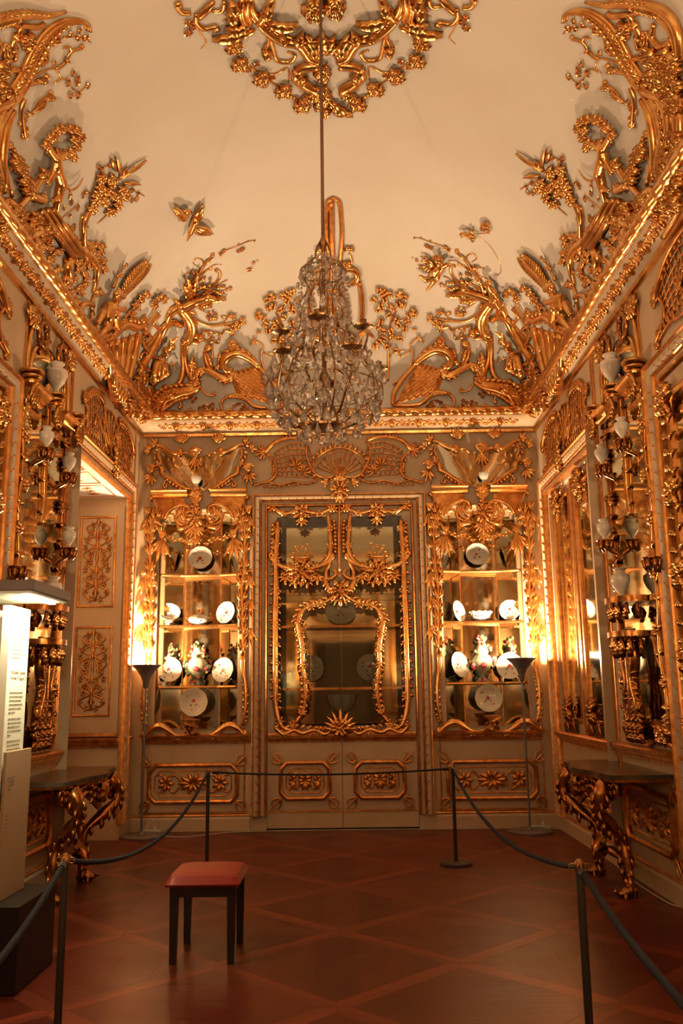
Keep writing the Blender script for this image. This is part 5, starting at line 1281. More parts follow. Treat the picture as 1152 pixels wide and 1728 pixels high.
o.plate(B('622,15 680,5 695,50 625,75'), .03, 'kite', 0, None, 0); o.tube(B('625,70 690,95 640,105 580,110'), .006, .005, name='string'); o.tube(B('650,10 655,70'), .010, .010, name='spar', h=3); o.tube(B('622,45 692,30'), .010, .010, name='spar', h=3); leafs(o, B, '690,90 700,50;690,90 660,60;690,92 680,100', .03, 'a')
def bird(label, caps, wings, w):
    t, o = relief('bird_relief', label, *caps[0][:2], 'gilt birds of the cove'); o.lift = .03
    o.body([(a, b, .04, r0*1.25, c, d, .04, r1*1.25) for a, b, r0, c, d, r1 in caps], .008, 'body')
    for i, (a, b, c, d) in enumerate(wings): o.leaf(a, b, c + (c-a)*.15, d + (d-b)*.15, w*1.2, 'p', i % 3, w*.5, name='wing')
bird('small gilt bird near the kite, wings raised', [(*B('480,80')[0], .018, *B('540,105')[0], .03), (*B('540,105')[0], .03, *B('575,115')[0], .016), (*B('470,95')[0], .012, *B('460,118')[0], .006)], [(*B('545,105')[0], *B('555,160')[0]), (*B('545,100')[0], *B('565,70')[0]), (*B('490,85')[0], *B('465,110')[0])], .06)
bird('gilt bird with folded wings, upper left of the two birds', [(293, 349, .035, 303, 358, .045), (291, 346, .028, 286, 344, .008), (303, 357, .035, 312, 352, .012)], [(299, 352, 317, 351), (297, 360, 306, 364)], .09)
bird('gilt bird with spread wings, lower right of the two birds', [(324, 366, .035, 316, 384, .03), (326, 364, .028, 323, 360, .012), (316, 384, .022, 310, 399, .008)], [(323, 368, 337, 342), (324, 370, 342, 350), (321, 378, 356, 381), (320, 380, 348, 388)], .10)
# reclining creature on the other tree
t, o = relief('creature_relief', 'gilt crouching beast on the branch of the two birds tree', 345, 500); o.lift = .05
f = lambda s: L_(s)[0]
o.body([cap('330,425', .04, .06, '400,395', .04, .065), cap('400,395', .04, .06, '450,370', .05, .05), cap('470,362', .06, .055, '500,368', .07, .04), cap('505,375', .07, .025, '515,382', .07, .015), cap('420,400', .04, .035, '440,430', .05, .02), cap('350,430', .04, .035, '400,450', .05, .02), cap('330,425', .04, .03, '280,370', .04, .010), cap('470,345', .07, .014, '462,330', .07, .005)], .012, 'body')
leafs(o, L_, '380,380 330,290;390,380 360,240;400,370 400,230;340,420 270,375', .09)
# --- corner trophy: ribbed shell, plumed figure, quiver
t, o = relief('corner_trophy_relief', 'gilt ribbed shell and plumed figure in the cove corner, console wall', 940, 620, 'corner trophies')
for s in ('165,830 210,1000 285,1290', '215,850 250,1000 300,1285', '265,860 285,1010 315,1270', '310,868 315,1020 330,1220', '352,880 345,1020 340,1180', '390,900 375,1000 360,1120'): o.tube(D_(s), .038, .028, .042, name='shell_rib', n=7)
o.patch(D_('160,830 395,900 345,1280 285,1290'), .012, name='shell_field', m=GOLDF)
o.tube(D_('130,760 190,790 250,765 310,830 370,870 420,840'), .02, .02, .045, c0=3, name='shell_rim', n=7); o.frill(D_('150,775 250,765 340,850'), 6, .06, 8, -1, 'l', .3, False); o.lift = .04
f = lambda s: D_(s)[0]
o.body([cap('330,575', .05, .055, '340,600', .05, .045), cap('350,620', .05, .04, '385,650', .05, .06), cap('385,650', .05, .08, '400,710', .05, .075), cap('370,640', .06, .045, '300,660', .06, .03), cap('300,660', .06, .03, '280,640', .05, .02), cap('395,720', .05, .07, '410,780', .05, .055), cap('410,780', .05, .05, '450,840', .04, .03), cap('350,700', .05, .06, '330,790', .04, .045), cap('330,790', .04, .05, '350,830', .03, .03), cap('430,680', .05, .045, '460,740', .05, .03)], .012, 'figure')
o.body([cap('310,560', .08, .04, '350,545', .08, .045), cap('330,530', .08, .03, '335,500', .08, .012)], .011, 'helmet'); o.lift = .02
o.tube(D_('290,590 230,500 170,440 130,400 85,345'), .03, .010, .042, name='plume', n=8); o.frill(D_('285,585 200,470 100,365'), 7, .055, 14, 1, 'l', 1.0); o.frill(D_('285,585 200,470 100,365'), 7, .055, 14, -1, 'l', 1.0)
o.tube(D_('320,520 280,440 230,370'), .018, .008, name='twig'); leafs(o, D_, '240,380 225,350;260,400 250,370;290,450 300,420;280,440 250,430', .045, 'a')
o.tube(D_('450,640 490,620 530,640 530,700 510,745 470,730 460,680'), .018, .014, .026, name='shield_rim', n=7); leafs(o, D_, '350,830 470,860;420,840 480,780;400,780 300,800;440,740 470,860', .09)
for s in ('110,570 150,630 230,690', '230,690 270,760 260,800', '10,570 60,680 130,790', '120,720 160,790 130,840'): o.tube(D_(s), .012, .008, name='twig', c1=3)
for s in ('110,570', '150,610', '180,640', '130,590', '20,580', '40,610', '0,600', '60,640', '215,700', '160,650'): o.spray(*f(s), sum(map(ord, s)) % 7*50, 5, 4, .03, 1.3)
leafs(o, D_, '160,860 120,960;150,900 90,830;200,1000 150,1100;240,1150 180,1180;260,1230 200,1260;130,960 70,1010;180,1050 110,1090', .09); o.ros(*f('210,1200'), 10, .07, 8); o.ros(*f('170,1130'), 9, .06, 8); o.ros(*f('140,1240'), 10, .07, 8)
mirror(t, 'gilt ribbed shell and plumed figure in the cove corner, embrasure wall')
# --- side cove: arched root with beam, sprigs
t, o = relief('bower_relief', 'gilt bower with sloping beam and leafy sprigs, console wall cove', 1010, 430, 'bowers of the side coves')
o.tube(D_('440,560 420,470 415,380 450,305 520,262 575,300 605,380 590,455'), .022, .016, .045, c1=-4, name='bower_arch', n=8); o.frill(D_('420,440 430,340 500,270 580,310'), 6, .06, 10, -1, 'l', .4); o.tube(D_('440,330 490,360 500,420'), .02, .012, c1=3, name='scroll')
for s in ('555,290 745,-20', '525,272 708,-20', '585,305 782,-10'): o.lift = .05; o.tube(D_(s), .026, .026, name='beam', n=6); o.lift = 0
o.tube(D_('430,460 430,560 455,640 440,700'), .02, .016, name='stem')
rnd = random.Random(5)
for s in '380,240 420,220 370,330 350,390 450,370 520,200 500,540 590,560 640,480 700,460 540,600 480,500 610,350 660,280 720,330 760,240 690,180 830,30 800,160 880,120 560,450 650,400 740,400 690,330 540,520 620,610 660,540 570,640 520,400 380,290 740,150 700,240 600,490 780,310 630,230 850,90 400,560 470,440 530,340 590,500 730,430'.split():
    x, y = f(s); a = rnd.uniform(0, 360); o.tube([(x, y), (x + math.cos(math.radians(a))*5, y - math.sin(math.radians(a))*5), (x + math.cos(math.radians(a+40))*11, y - math.sin(math.radians(a+40))*11)], .009, .006, name='sprig'); o.spray(x, y, a, 5.5, 4, .034, 1.3); o.fl(x, y, .022)
for s in ('480,30 490,120 480,200 460,240', '780,120 840,100 870,20', '720,180 790,200 830,130', '880,60 930,100 880,140 850,90'): o.tube(D_(s), .020, .014, .028, c1=3, name='scroll', n=7)
for s in ('920,20', '890,100', '760,110', '745,150', '830,190', '600,130', '1040,20', '980,80', '1010,-20', '950,-40'): o.ros(*f(s), 9, .06, 7)
mirror(t, 'gilt bower with sloping beam and leafy sprigs, embrasure wall cove')
# --- side cove: plumed bush
t, o = relief('bush_relief', 'gilt bush with long plume leaves, console wall cove', 975, 380, 'plumed bushes')
for i, q in enumerate(('400,950 235,840', '390,940 345,870', '375,940 390,805', '400,900 432,825', '370,965 268,962', '400,950 300,890')): (a, b), (c, d) = E_(q); o.leaf(a, b, c, d, .055, 'p', i % 3, .03)
o.tube(E_('440,1000 520,1080 570,1130 595,1200 600,1300 590,1400'), .022, .03, .03, name='stem', n=7)
for s in '440,960 470,1000 500,980 430,1030 480,1060 410,1080 450,1120 530,1060 380,1000 365,1030 490,930 430,940 520,1020 550,1100 400,1040'.split(): x, y = E_(s)[0]; o.ros(x, y, 6.5, .05, 6, 'a', (x % 7)/7)
for s in ('360,1000 320,1010 280,1030 255,1045', '360,980 330,1040 310,1065', '400,900 440,870 490,885', '500,1060 560,1010 590,1020', '440,1100 470,1150 515,1190', '600,1200 580,1190 560,1210', '610,1080 660,1120 720,1170'): o.tube(E_(s), .008, .005, name='sprig')
o.fls(E_('290,1030 320,1008 300,1060 325,1065 480,885 435,868 495,870 570,1010 585,1030 650,1065 690,1095 615,1100 660,1140 720,1150 700,1180 640,1200'), .028)
mirror(t, 'gilt bush with long plume leaves, embrasure wall cove')
# --- side cove: standing hound with wreath
t, o = relief('hound_relief', 'gilt long-bodied beast holding a flower wreath, console wall cove', 1035, 290, 'wreath beasts'); o.lift = .03
f = lambda s: E_(s)[0]
o.body([cap('745,790', .04, .045, '760,850', .05, .055), cap('760,850', .05, .055, '735,940', .05, .05), cap('735,940', .05, .05, '760,1050', .04, .04), cap('760,1050', .04, .04, '765,1120', .03, .022), cap('760,800', .05, .03, '795,745', .05, .022), cap('735,800', .05, .028, '700,770', .05, .02), cap('740,1000', .05, .03, '790,1040', .05, .02), cap('770,870', .05, .04, '810,940', .05, .025)], .011, 'body')
for s in '600,690 620,650 655,640 640,700 625,740 660,770 690,785 700,640 725,650 750,680 770,700 795,735 780,760 650,800 715,790 735,775'.split(): o.ros(*f(s), 5.5, .042, 6, 'a')
o.tube(E_('710,960 660,990 620,970 590,925'), .012, .004, name='tail'); leafs(o, E_, '670,985 680,1040', .04, 'a')
for s in ('800,890 850,950 880,1010 830,1040', '880,1000 960,1080 1000,1050', '900,920 880,960 900,1010', '960,1190 900,1240 850,1220', '860,1130 890,1180 880,1280'): o.tube(E_(s), .026, .016, .034, c1=3, name='scroll', n=7)
for s in ('810,900', '905,980', '920,930', '940,860', '960,820', '970,1100', '800,1200', '930,1210', '870,1150'): o.ros(*f(s), 8, .055, 7)
mirror(t, 'gilt long-bodied beast holding a flower wreath, embrasure wall cove')
# --- side cove: great feathered trunk
t, o = relief('feather_scroll_relief', 'great gilt feathered scroll rising over the console wall', 1120, 200, 'feathered scrolls')
for dx, dy, r in ((0, 0, .024), (44, -22, .020), (-40, 22, .018)):
    o.tube([(x + dx*.3056*(1 - i/14), y + dy*.3056*(1 - i/14)) for i, (x, y) in enumerate(E_('1000,1000 1030,850 1050,700 1000,545 905,430 845,335 795,235 720,130 620,65 520,70 497,120'))], r, r*.4, r*1.15, name='great_stem', n=8)
for s_, r in (('1085,830 1108,650 1060,540 960,500 900,440', .03), ('1062,850 1082,680 1040,560 950,490', .024), ('1005,980 1010,800 985,650 930,545', .03), ('1030,960 1040,800 1015,640 950,530', .022), ('1130,800 1140,650 1100,560 1000,500', .03), ('1110,820 1124,660 1080,560', .022), ('1152,780 1152,640 1120,560', .025)): o.tube(E_(s_), r, r*.7, r*1.2, name='great_stem', n=8)
o.frill(E_('1000,980 1030,850 1050,700 1000,545'), 6, .06, 9, 1, 'l', .6); o.frill(E_('960,560 905,430 845,335'), 6, .06, 7, 1, 'l', .6)
o.frill(E_('880,410 845,335 795,235 720,130 620,65'), 8, .05, 14, -1, 'a', 1.0); o.frill(E_('880,410 845,335 795,235 720,130'), 7, .05, 10, 1, 'a', 1.0)
for s, r in (('840,380 750,330 690,325 668,375 700,402', .009), ('690,325 640,290 600,230 540,212', .014), ('600,235 610,205 645,210', .012), ('850,400 790,390 740,370', .018), ('780,200 740,180 690,190', .014), ('640,150 560,150 490,185', .008), ('600,440 570,455 525,420', .008), ('700,400 640,380 600,440', .008), ('830,570 780,500 720,460', .014), ('870,480 890,560 880,690', .02), ('960,760 950,730 980,740', .018), ('820,280 810,220 840,200', .016), ('940,760 920,830 960,860', .018)): o.tube(E_(s), r, r*.6, name='tendril', c1=2.5 if r > .012 else 0)
leafs(o, E_, '830,560 765,490;760,490 712,455;640,290 625,260;700,180 670,150;800,380 740,370;870,330 850,290', .07)
o.fls(E_('630,400 580,380 600,350 580,470 622,470 525,420 550,110 560,150 600,130 520,155 665,150 700,290 740,270 580,400 870,590 880,640 890,690 855,565 900,620 870,660 735,240 760,285'), .032)
mirror(t, 'great gilt feathered scroll rising over the embrasure wall')
t, o = relief('canopy_scroll_relief', 'gilt fretwork and blossom cluster at the picture edge, console wall cove', 1130, 100, 'fretwork scrolls')
o.tube(E_('1152,330 1145,200 1110,110 1050,55 960,25 840,12 720,22 615,8'), .03, .010, .036, name='great_stem', n=8); o.tube(E_('1130,330 1120,210 1085,120 1030,72 950,40 840,28'), .024, .008, .028, name='great_stem', n=8); o.frill(E_('1050,55 960,25 840,12 720,22'), 7, .06, 12, 1, 'l', .6); o.frill(E_('1120,120 1050,55 960,25 840,12'), 7, .06, 10, -1, 'l', .6)
sq = E_('895,185 962,180 967,265 905,268 895,185')
for a, b in zip(sq, sq[1:]): o.tube([a, b], .013, .013, name='fret_bar', n=5)
for s in ('915,200 945,200 940,245 920,245 915,200', '928,185 930,265', '935,270 920,320'): o.tube(E_(s), .010, .010, name='fret_bar', n=5)
for s in ('870,80 930,60 1000,75 1070,130 1110,200', '880,130 905,150 920,195', '1000,130 988,200 1030,250 1085,240', '740,70 780,85 860,80 880,120', '880,320 930,320 970,370 980,430', '820,190 860,170 890,130'): o.tube(E_(s), .018, .012, .024, c1=2.5, name='scroll', n=7)
for s in '1030,330 1080,300 1060,400 1110,440 1100,510 1130,380 1000,420 1070,350 1120,330 1040,450 1140,470 1000,310 850,150 1150,560 1130,600 1090,870 1140,760 1070,960 1140,1000 1110,900 1050,1080 1100,1060 1150,930 1150,860 1020,1110 1130,1130'.split(): x, y = E_(s)[0]; o.ros(x, y, 10, .065, 7, 'l', (x % 5)/5)
o.tube(E_('1152,1140 1100,1230 1050,1310'), .02, .02, name='beam', n=6); o.tube(E_('1060,1130 1010,1220 960,1300'), .02, .02, name='beam', n=6)
for s in ('1010,1080 1080,1020 1120,960', '1152,800 1120,860 1140,920'): o.tube(E_(s), .03, .02, .04, c1=4, name='scroll', n=8)
mirror(t, 'gilt fretwork and blossom cluster at the picture edge, embrasure wall cove')
# --- ceiling centre
YCH = 5.40
t = thing('ceiling_rosette', 'large gilt stucco rosette with garlands round the chandelier rod', 'relief', V((XC, YCH, 7.04))); o = Orn(CEm, t, 'g', 0); o.K = 1.1
for s, r, c in (('562,232 520,215 482,165 425,152 375,122 335,90 300,50', .034, 0), ('555,218 520,198 488,150 430,135 380,108', .026, 0), ('345,85 310,40 300,-10', .03, 0), ('280,90 262,40 268,-10', .034, 0), ('300,85 285,40 288,-10', .026, 0), ('330,80 360,40 385,-10', .04, 0), ('560,242 500,250 472,282 500,312 545,335', .045, 4), ('360,110 385,180 400,225 450,232 470,208 440,195', .018, 0), ('70,45 35,42 18,18', .022, 3), ('200,0 190,35 150,40', .02, 0), ('92,48 92,82 120,105 165,98', .020, 3), ('80,80 110,130 130,160 108,186', .006, 0), ('280,240 330,272 390,282 440,258 445,310', .010, 0), ('345,295 420,335 480,385 540,390', .010, 0), ('240,160 260,230', .008, 0), ('100,60 130,30 160,0', .03, 0), ('350,190 370,150 360,110', .02, 3)): o.tube(F_(s), r, r*.55, r*1.15, c1=c, name='scroll', n=8)
leafs(o, F_, '320,110 150,135;340,75 478,98;300,90 210,110;572,215 490,125;572,210 530,115;572,215 510,160;240,80 215,20;250,50 240,-20;520,300 450,260;510,320 470,250;330,60 400,20;560,340 510,370;470,160 500,110;420,150 440,120;380,190 350,200', .14)
for s in '240,165 262,232 345,285 430,335 500,390'.split():
    x, y = F_(s)[0]
    for k in range(5): a = k*1.3; o.ros(x + math.cos(a)*9*(k % 3)/2, y + math.sin(a)*7*(k % 3)/2, 8, .07, 5, 'a', k*.2)
o.fls(F_('60,80 75,100 60,120 85,85 320,240 290,260 380,290 470,370 520,400 480,410 350,320 400,345'), .04)
sym(t)
o.spray(*F_('572,200')[0], 90, 26, 5, .10, .6, 'l'); o.ros(*F_('575,265')[0], 14, .08, 9); o.ros(*F_('572,350')[0], 16, .09, 9); leafs(o, F_, '590,370 690,430;600,390 650,430;580,400 600,430;570,380 540,400', .12); o.ros(*F_('545,20')[0], 20, .1, 9); o.ros(*F_('620,10')[0], 18, .1, 9)
for ch in list(t.children):
    if ch.name.split('.')[0] in ('leaf', 'flower'): continue
    c = ch.copy(); col.objects.link(c); c.parent = t; c.matrix_basis = M.Diagonal((1, -1, 1, 1)) @ ch.matrix_basis

# ================================================================ chandelier
def chandelier():
    cx, cy = -.137, 5.40
    s = 5.4/5.2
    z = lambda py: on_y(546, py, cy).z
    t = thing('chandelier', 'crystal chandelier on a long iron rod', 'chandelier', (cx, cy, z(745)))
    zt, zb = z(432), z(722)
    obj('rod', MB().tube([(cx, cy, zt+.10), (cx, cy, ceil_z(cx, cy)+.01)], .011, 8), IRON, t, True)
    obj('hook', MB().tube(cr([(cx, cy, zt+.12), (cx-.03, cy, zt+.08), (cx-.05, cy, zt), (cx-.02, cy, zt-.03), (cx+.02, cy, zt-.03), (cx+.05, cy, zt), (cx+.03, cy, zt+.08), (cx, cy, zt+.12)], 5), .007, 6), IRON, t, True)
    obj('shaft', MB().lathe([(.012, 0), (.03, .03), (.012, .08), (.02, .25), (.045, .3), (.015, .36), (.012, .7), (.04, .75), (.014, .8), (.012, 1.2), (.03, 1.25), (.01, 1.3)], (cx, cy, zb+.02), 14), BRASS, t)
    obj('hub', MB().lathe([(0, 0), (.06, .0), (.11, .02), (.115, .035), (.06, .05), (.02, .07), (0, .07)], (cx, cy, zb-.02), 28, cap=False), BRASS, t, label='brass hub dish')
    # cage: eight curved uprights and hoops (radius, height fraction)
    H = zt - zb
    prof = [(.09, .96), (.15, .90), (.10, .80), (.16, .70), (.15, .60), (.19, .50), (.24, .40), (.33, .30), (.37, .20), (.34, .10), (.20, .03), (.10, .0)]
    for k in range(8):
        a = k*pi/4 + .2
        pts = cr([(cx + math.cos(a)*r, cy + math.sin(a)*r, zb + H*h) for r, h in prof], 4)
        obj('cage_upright', MB().tube(pts, .0055, 6), BRASS, t, True)
    for r, h in ((.15, .90), (.21, .50), (.36, .22)):
        obj('hoop', MB().tube([(cx + math.cos(a)*r, cy + math.sin(a)*r, zb + H*h) for a in [i*2*pi/32 for i in range(32)]], .0038, 6, True), BRASS, t, True)
    # candle arms with drip pans
    for k in range(10):
        a = k*2*pi/10 + .1; hi = k % 2
        r1 = .36 if not hi else .28; zz = zb + H*(.34 if not hi else .52)
        pts = cr([(cx + math.cos(a)*.10, cy + math.sin(a)*.10, zb + H*(.10 if not hi else .36)), (cx + math.cos(a)*.22, cy + math.sin(a)*.22, zb + H*(.03 if not hi else .32)), (cx + math.cos(a)*r1, cy + math.sin(a)*r1, zb + H*(.14 if not hi else .38)), (cx + math.cos(a+.15)*(r1+.02), cy + math.sin(a+.15)*(r1+.02), zz - .05), (cx + math.cos(a+.1)*r1, cy + math.sin(a+.1)*r1, zz)], 5)
        ar = obj('candle_arm', MB().tube(pts, .0075, 7), BRASS, t, True)
        p = pts[-1]
        obj('drip_pan', MB().lathe([(0, 0), (.02, 0), (.055, .012), (.06, .022), (.05, .018), (.015, .01), (0, .01)], p, 16, cap=False, rib=.08, nrib=8), BRASS, ar)
        obj('candle_cup', MB().lathe([(.012, .01), (.02, .02), (.018, .055), (.022, .06), (0, .055)], p, 12, cap=False), BRASS, ar)
    # crystals
    drop = MB().lathe([(.0, 0), (.10, -.08), (.26, -.45), (.36, -.72), (.30, -.88), (.12, -.98), (0, -1.)], (0,0,0), 8, cap=False).mesh('crystal_drop', CRYSTAL, False)
    leafm = MB().lathe([(0, 0), (.16, -.15), (.34, -.45), (.2, -.8), (0, -1.)], (0,0,0), 6, cap=False).mesh('crystal_spear', CRYSTAL, False)
    ball = MB().sphere((0,0,0), .5, 8, 6).mesh('crystal_ball', CRYSTAL, False)
    rnd = random.Random(11)
    def put(me, nm, x, y, zz, sc_, fl=1.):
        mw = M.Translation((x, y, zz)) @ M.Rotation(rnd.uniform(0, 6.28), 4, 'Z') @ M.Rotation(rnd.uniform(-.12, .12), 4, 'X') @ M.Diagonal((sc_, sc_*fl, sc_, 1))
        inst(nm, me, mw, t)
    rings = [(.10, .97, 8, .05, 1), (.15, .90, 14, .065, 0), (.16, .84, 12, .05, 1), (.17, .70, 16, .075, 0), (.15, .62, 10, .06, 1), (.20, .56, 16, .06, 1), (.22, .50, 18, .075, 0), (.28, .44, 18, .065, 1), (.34, .36, 24, .075, 0), (.37, .30, 26, .085, 1), (.36, .22, 26, .085, 0), (.33, .13, 24, .09, 1), (.24, .06, 18, .09, 0), (.13, .0, 10, .085, 0), (.08, .46, 8, .05, 1), (.20, .34, 14, .06, 1), (.12, .24, 10, .07, 0), (.25, .20, 14, .06, 1)]
    for r, h, n, sz, kind in rings:
        for k in range(n):
            a = 2*pi*(k + rnd.uniform(-.25, .25))/n; rr = r + rnd.uniform(-.015, .015)
            put(drop if kind == 0 else leafm, 'crystal_drop' if kind == 0 else 'crystal_spear', cx + math.cos(a)*rr, cy + math.sin(a)*rr, zb + H*h + rnd.uniform(-.012, .012), sz*rnd.uniform(.85, 1.15), .6)
    put(ball, 'crystal_ball', cx, cy, zb - .075, .07)
    # strings of small beads swagged between hoops, too many to tell apart
    mb = MB()
    for (r0, h0), (r1, h1) in (((.15, .90), (.17, .70)), ((.17, .70), (.21, .50)), ((.21, .50), (.36, .24)), ((.36, .22), (.22, .04)), ((.10, .97), (.15, .9))):
        for k in range(16):
            a0 = 2*pi*k/16; a1 = 2*pi*(k + .6)/16
            for q in range(9):
                u = q/8; r = r0 + (r1-r0)*u; a = a0 + (a1-a0)*u; zz = zb + H*(h0 + (h1-h0)*u) - .03*math.sin(pi*u)
                mb.sphere((cx + math.cos(a)*r, cy + math.sin(a)*r, zz), .0085, 6, 4)
    obj('crystal_beads', mb, CRYSTAL, t, False, kind='stuff')
chandelier()

# ================================================================ furniture and barrier on the floor
def bevbox(a, b, bev=.008, seg=2):
    bm = bmesh.new(); bmesh.ops.create_cube(bm, size=1)
    c = [(a[i]+b[i])/2 for i in range(3)]; d = [b[i]-a[i] for i in range(3)]
    for v in bm.verts: v.co = V([v.co[i]*d[i] + c[i] for i in range(3)])
    bmesh.ops.bevel(bm, geom=bm.edges[:], offset=bev, segments=seg, affect='EDGES', profile=.6)
    mb = MB(); mb.v = [v.co.copy() for v in bm.verts]; bm.verts.index_update(); mb.f = [tuple(v.index for v in f.verts) for f in bm.faces]; bm.free(); return mb
# stool
st = thing('stool', 'square stool with red leather cushion and black wooden legs', 'stool', (-.92, 6.01, 0))
for x, y in ((-1.095, 5.79), (-.745, 5.79), (-1.09, 6.24), (-.745, 6.24)):
    a, b = .026, .020
    obj('leg', MB().hexa([(x-b,y-b,.005),(x+b,y-b,.005),(x+b,y+b,.005),(x-b,y+b,.005)], [(x-a,y-a,.45),(x+a,y-a,.45),(x+a,y+a,.45),(x-a,y+a,.45)]), BLACKW, st, False)
for a, b in (((-1.075,5.775,.385),(-.765,5.80,.448)), ((-1.075,6.23,.385),(-.765,6.255,.448)), ((-1.105,5.81,.385),(-1.08,6.22,.448)), ((-.76,5.81,.385),(-.735,6.22,.448))):
    obj('apron_rail', MB().box(a, b), BLACKW, st, False)
mb = MB(); n = 14; vsx = []
for j in range(n+1):
    for i in range(n+1):
        u, v = i/n*2-1, j/n*2-1
        e = (1 - abs(u)**6)*(1 - abs(v)**6)
        x, y = -.922 + u*(.242 - .012*(1-e)), 6.01 + v*(.278 - .012*(1-e))
        vsx.append((x, y, .462 + .052*e**.35 + .008*(1-u*u)*(1-v*v)))
fs = [(j*(n+1)+i, j*(n+1)+i+1, (j+1)*(n+1)+i+1, (j+1)*(n+1)+i) for j in range(n) for i in range(n)]
mb.add(vsx, fs); rim = [i for i in range(n+1)] + [j*(n+1)+n for j in range(1, n+1)] + [n*(n+1)+i for i in range(n-1, -1, -1)] + [j*(n+1) for j in range(n-1, 0, -1)]
o = len(mb.v); mb.v += [V((v.x*.97 - .922*.03, v.y*.97 + 6.01*.03, .449)) for v in [mb.v[i] for i in rim]]; m_ = len(rim)
mb.f += [(rim[i], rim[(i+1) % m_], o+(i+1) % m_, o+i) for i in range(m_)] + [tuple(range(o, o+m_))]
obj('cushion', mb, LEATHER, st, 'auto', label='red leather cushion')
# rope barrier
def post(x, y, label, z=.91):
    t = thing('barrier_post', label, 'post', (x, y, 0), 'rope barrier posts')
    obj('base', MB().lathe([(0, 0), (.15, 0), (.15, .012), (.14, .022), (.03, .03), (.0, .03)], (x, y, .005), 32, cap=False), STEEL, t)
    obj('pole', MB().lathe([(.017, .025), (.017, z-.02), (.013, z-.01), (.0, z-.008)], (x, y, 0), 14, cap=False), STEEL, t)
    obj('cap', MB().lathe([(.019, z-.05), (.022, z-.045), (.022, z-.015), (.010, z), (0, z)], (x, y, 0), 14, cap=False), BRASS, t)
    for a in (0, 1.6, 3.1, 4.7):
        obj('rope_ring', MB().tube([(x + math.cos(a)*(.03 + .013*math.cos(b)), y + math.sin(a)*(.03 + .013*math.cos(b)), z - .03 + .013*math.sin(b)) for b in [k*2*pi/10 for k in range(10)]], .0032, 5, closed=True), BRASS, t, True)
    return t
PB = dict(bl=(-1.36, 8.75), br=(.965, 8.82), fl=(-1.285, 4.19), fr=(.935, 3.90), nl=(-.93, 1.50), nr=(.78, 1.20))
post(*PB['bl'], 'thin dark barrier post standing behind the red stool'); post(*PB['br'], 'thin dark barrier post in front of the glazed double doors, round foot showing')
post(*PB['fl'], 'near dark barrier post beside the lit information stand'); post(*PB['fr'], 'near dark barrier post in front of the gilded console table, ring on its head')
post(*PB['nl'], 'dark barrier post by the entrance on the window side'); post(*PB['nr'], 'dark barrier post by the entrance, end of the sloping rope')
def rope(a, b, sag, label, za=.87, zb=.87, r=.0125):
    A, B = V((*PB[a], za)), V((*PB[b], zb)); d = (B - A); d.z = 0; d.normalize(); A += d*.05; B -= d*.05
    t = thing('barrier_rope', label, 'rope', A, 'barrier ropes')
    pts = [A.lerp(B, k/36) + V((0, 0, -sag*4*(k/36)*(1 - k/36))) for k in range(37)]
    obj('cord', MB().tube(pts, r, 8), ROPE, t, True)
    for p, q in ((pts[0], pts[1]), (pts[-1], pts[-2])):
        e = (q - p).normalized(); obj('end_cap', MB().tube([p - e*.012, p + e*.045], .016, 8), STEEL, t)
rope('bl', 'br', .035, 'taut dark rope stretched across in front of the double doors', r=.009)
rope('bl', 'fl', .235, 'slack blue grey rope sagging behind the stool towards the information stand')
rope('br', 'fr', .19, 'slack blue grey rope sagging beside the gilded console table')
rope('fl', 'nl', .10, 'blue grey rope sloping down past the black plinth of the information stand')
rope('fr', 'nr', .08, 'blue grey rope crossing the parquet corner below the console table')
# information stand
PX = -2.03
s = thing('information_stand', 'lit information stand with printed panel on a black plinth', 'information stand', (-2.2, 5.55, 0))
obj('plinth', bevbox((-2.62, 5.24, .006), (-1.85, 5.87, .46), .004, 1), PLINTH, s, False)
obj('panel', bevbox((PX-.05, 5.33, .46), (PX, 5.66, 2.14), .002, 1), BOARD, s, False, label='pale printed panel')
obj('back_panel', MB().box((-2.60, 5.66, .46), (PX-.05, 5.70, 2.14)), BOARD, s, False)
can = obj('canopy', bevbox((-2.66, 5.08, 2.20), (-1.81, 5.76, 2.262), .003, 1), GREYM, s, False, label='grey flat canopy')
obj('canopy_lining', MB().box((-2.64, 5.10, 2.188), (-1.83, 5.74, 2.199)), BOARD, s, False)
obj('light_strip', MB().box((-1.92, 5.2, 2.176), (-1.88, 5.68, 2.186)), STRIP, s, False)
la = bpy.data.lights.new('stand_light', 'AREA'); la.shape = 'RECTANGLE'; la.size = .10; la.size_y = .5; la.energy = STAND_W; la.color = STAND_COL
lo = bpy.data.objects.new('stand_light', la); col.objects.link(lo); lo.parent = s; lo.location = V((-1.90, 5.44, 2.172)) - s.location
lo.rotation_euler = (0, math.radians(18), 0)
obj('caption_board', bevbox((PX+.012, 5.32, .462), (PX+.03, 5.73, 1.285), .002, 1), BOARD2, s, False, label='tan caption board')
TXT = Chart((PX+.0015, 5.33, 0), (0,1,0), (1,0,0)); TXB = Chart((PX+.0315, 5.32, 0), (0,1,0), (1,0,0))
def lettering(name, text, ch, u, v, size):
    c = bpy.data.curves.new(name, 'FONT'); c.body = text; c.size = size; c.extrude = .0004
    o = bpy.data.objects.new('tmp_text', c); col.objects.link(o); dg = bpy.context.evaluated_depsgraph_get()
    me = bpy.data.meshes.new_from_object(o.evaluated_get(dg)); bpy.data.objects.remove(o); me.name = name
    me.materials.clear(); me.materials.append(INK)
    p = ch.p(u, v); mw = M(((ch.U.x, ch.Z.x, ch.N.x, p.x), (ch.U.y, ch.Z.y, ch.N.y, p.y), (ch.U.z, ch.Z.z, ch.N.z, p.z), (0,0,0,1)))
    return inst(name, me, mw, s)
lettering('title_lettering', 'Porcelain Cabinet\nFormer Treasury 3', TXT, .055, 1.735, .034)
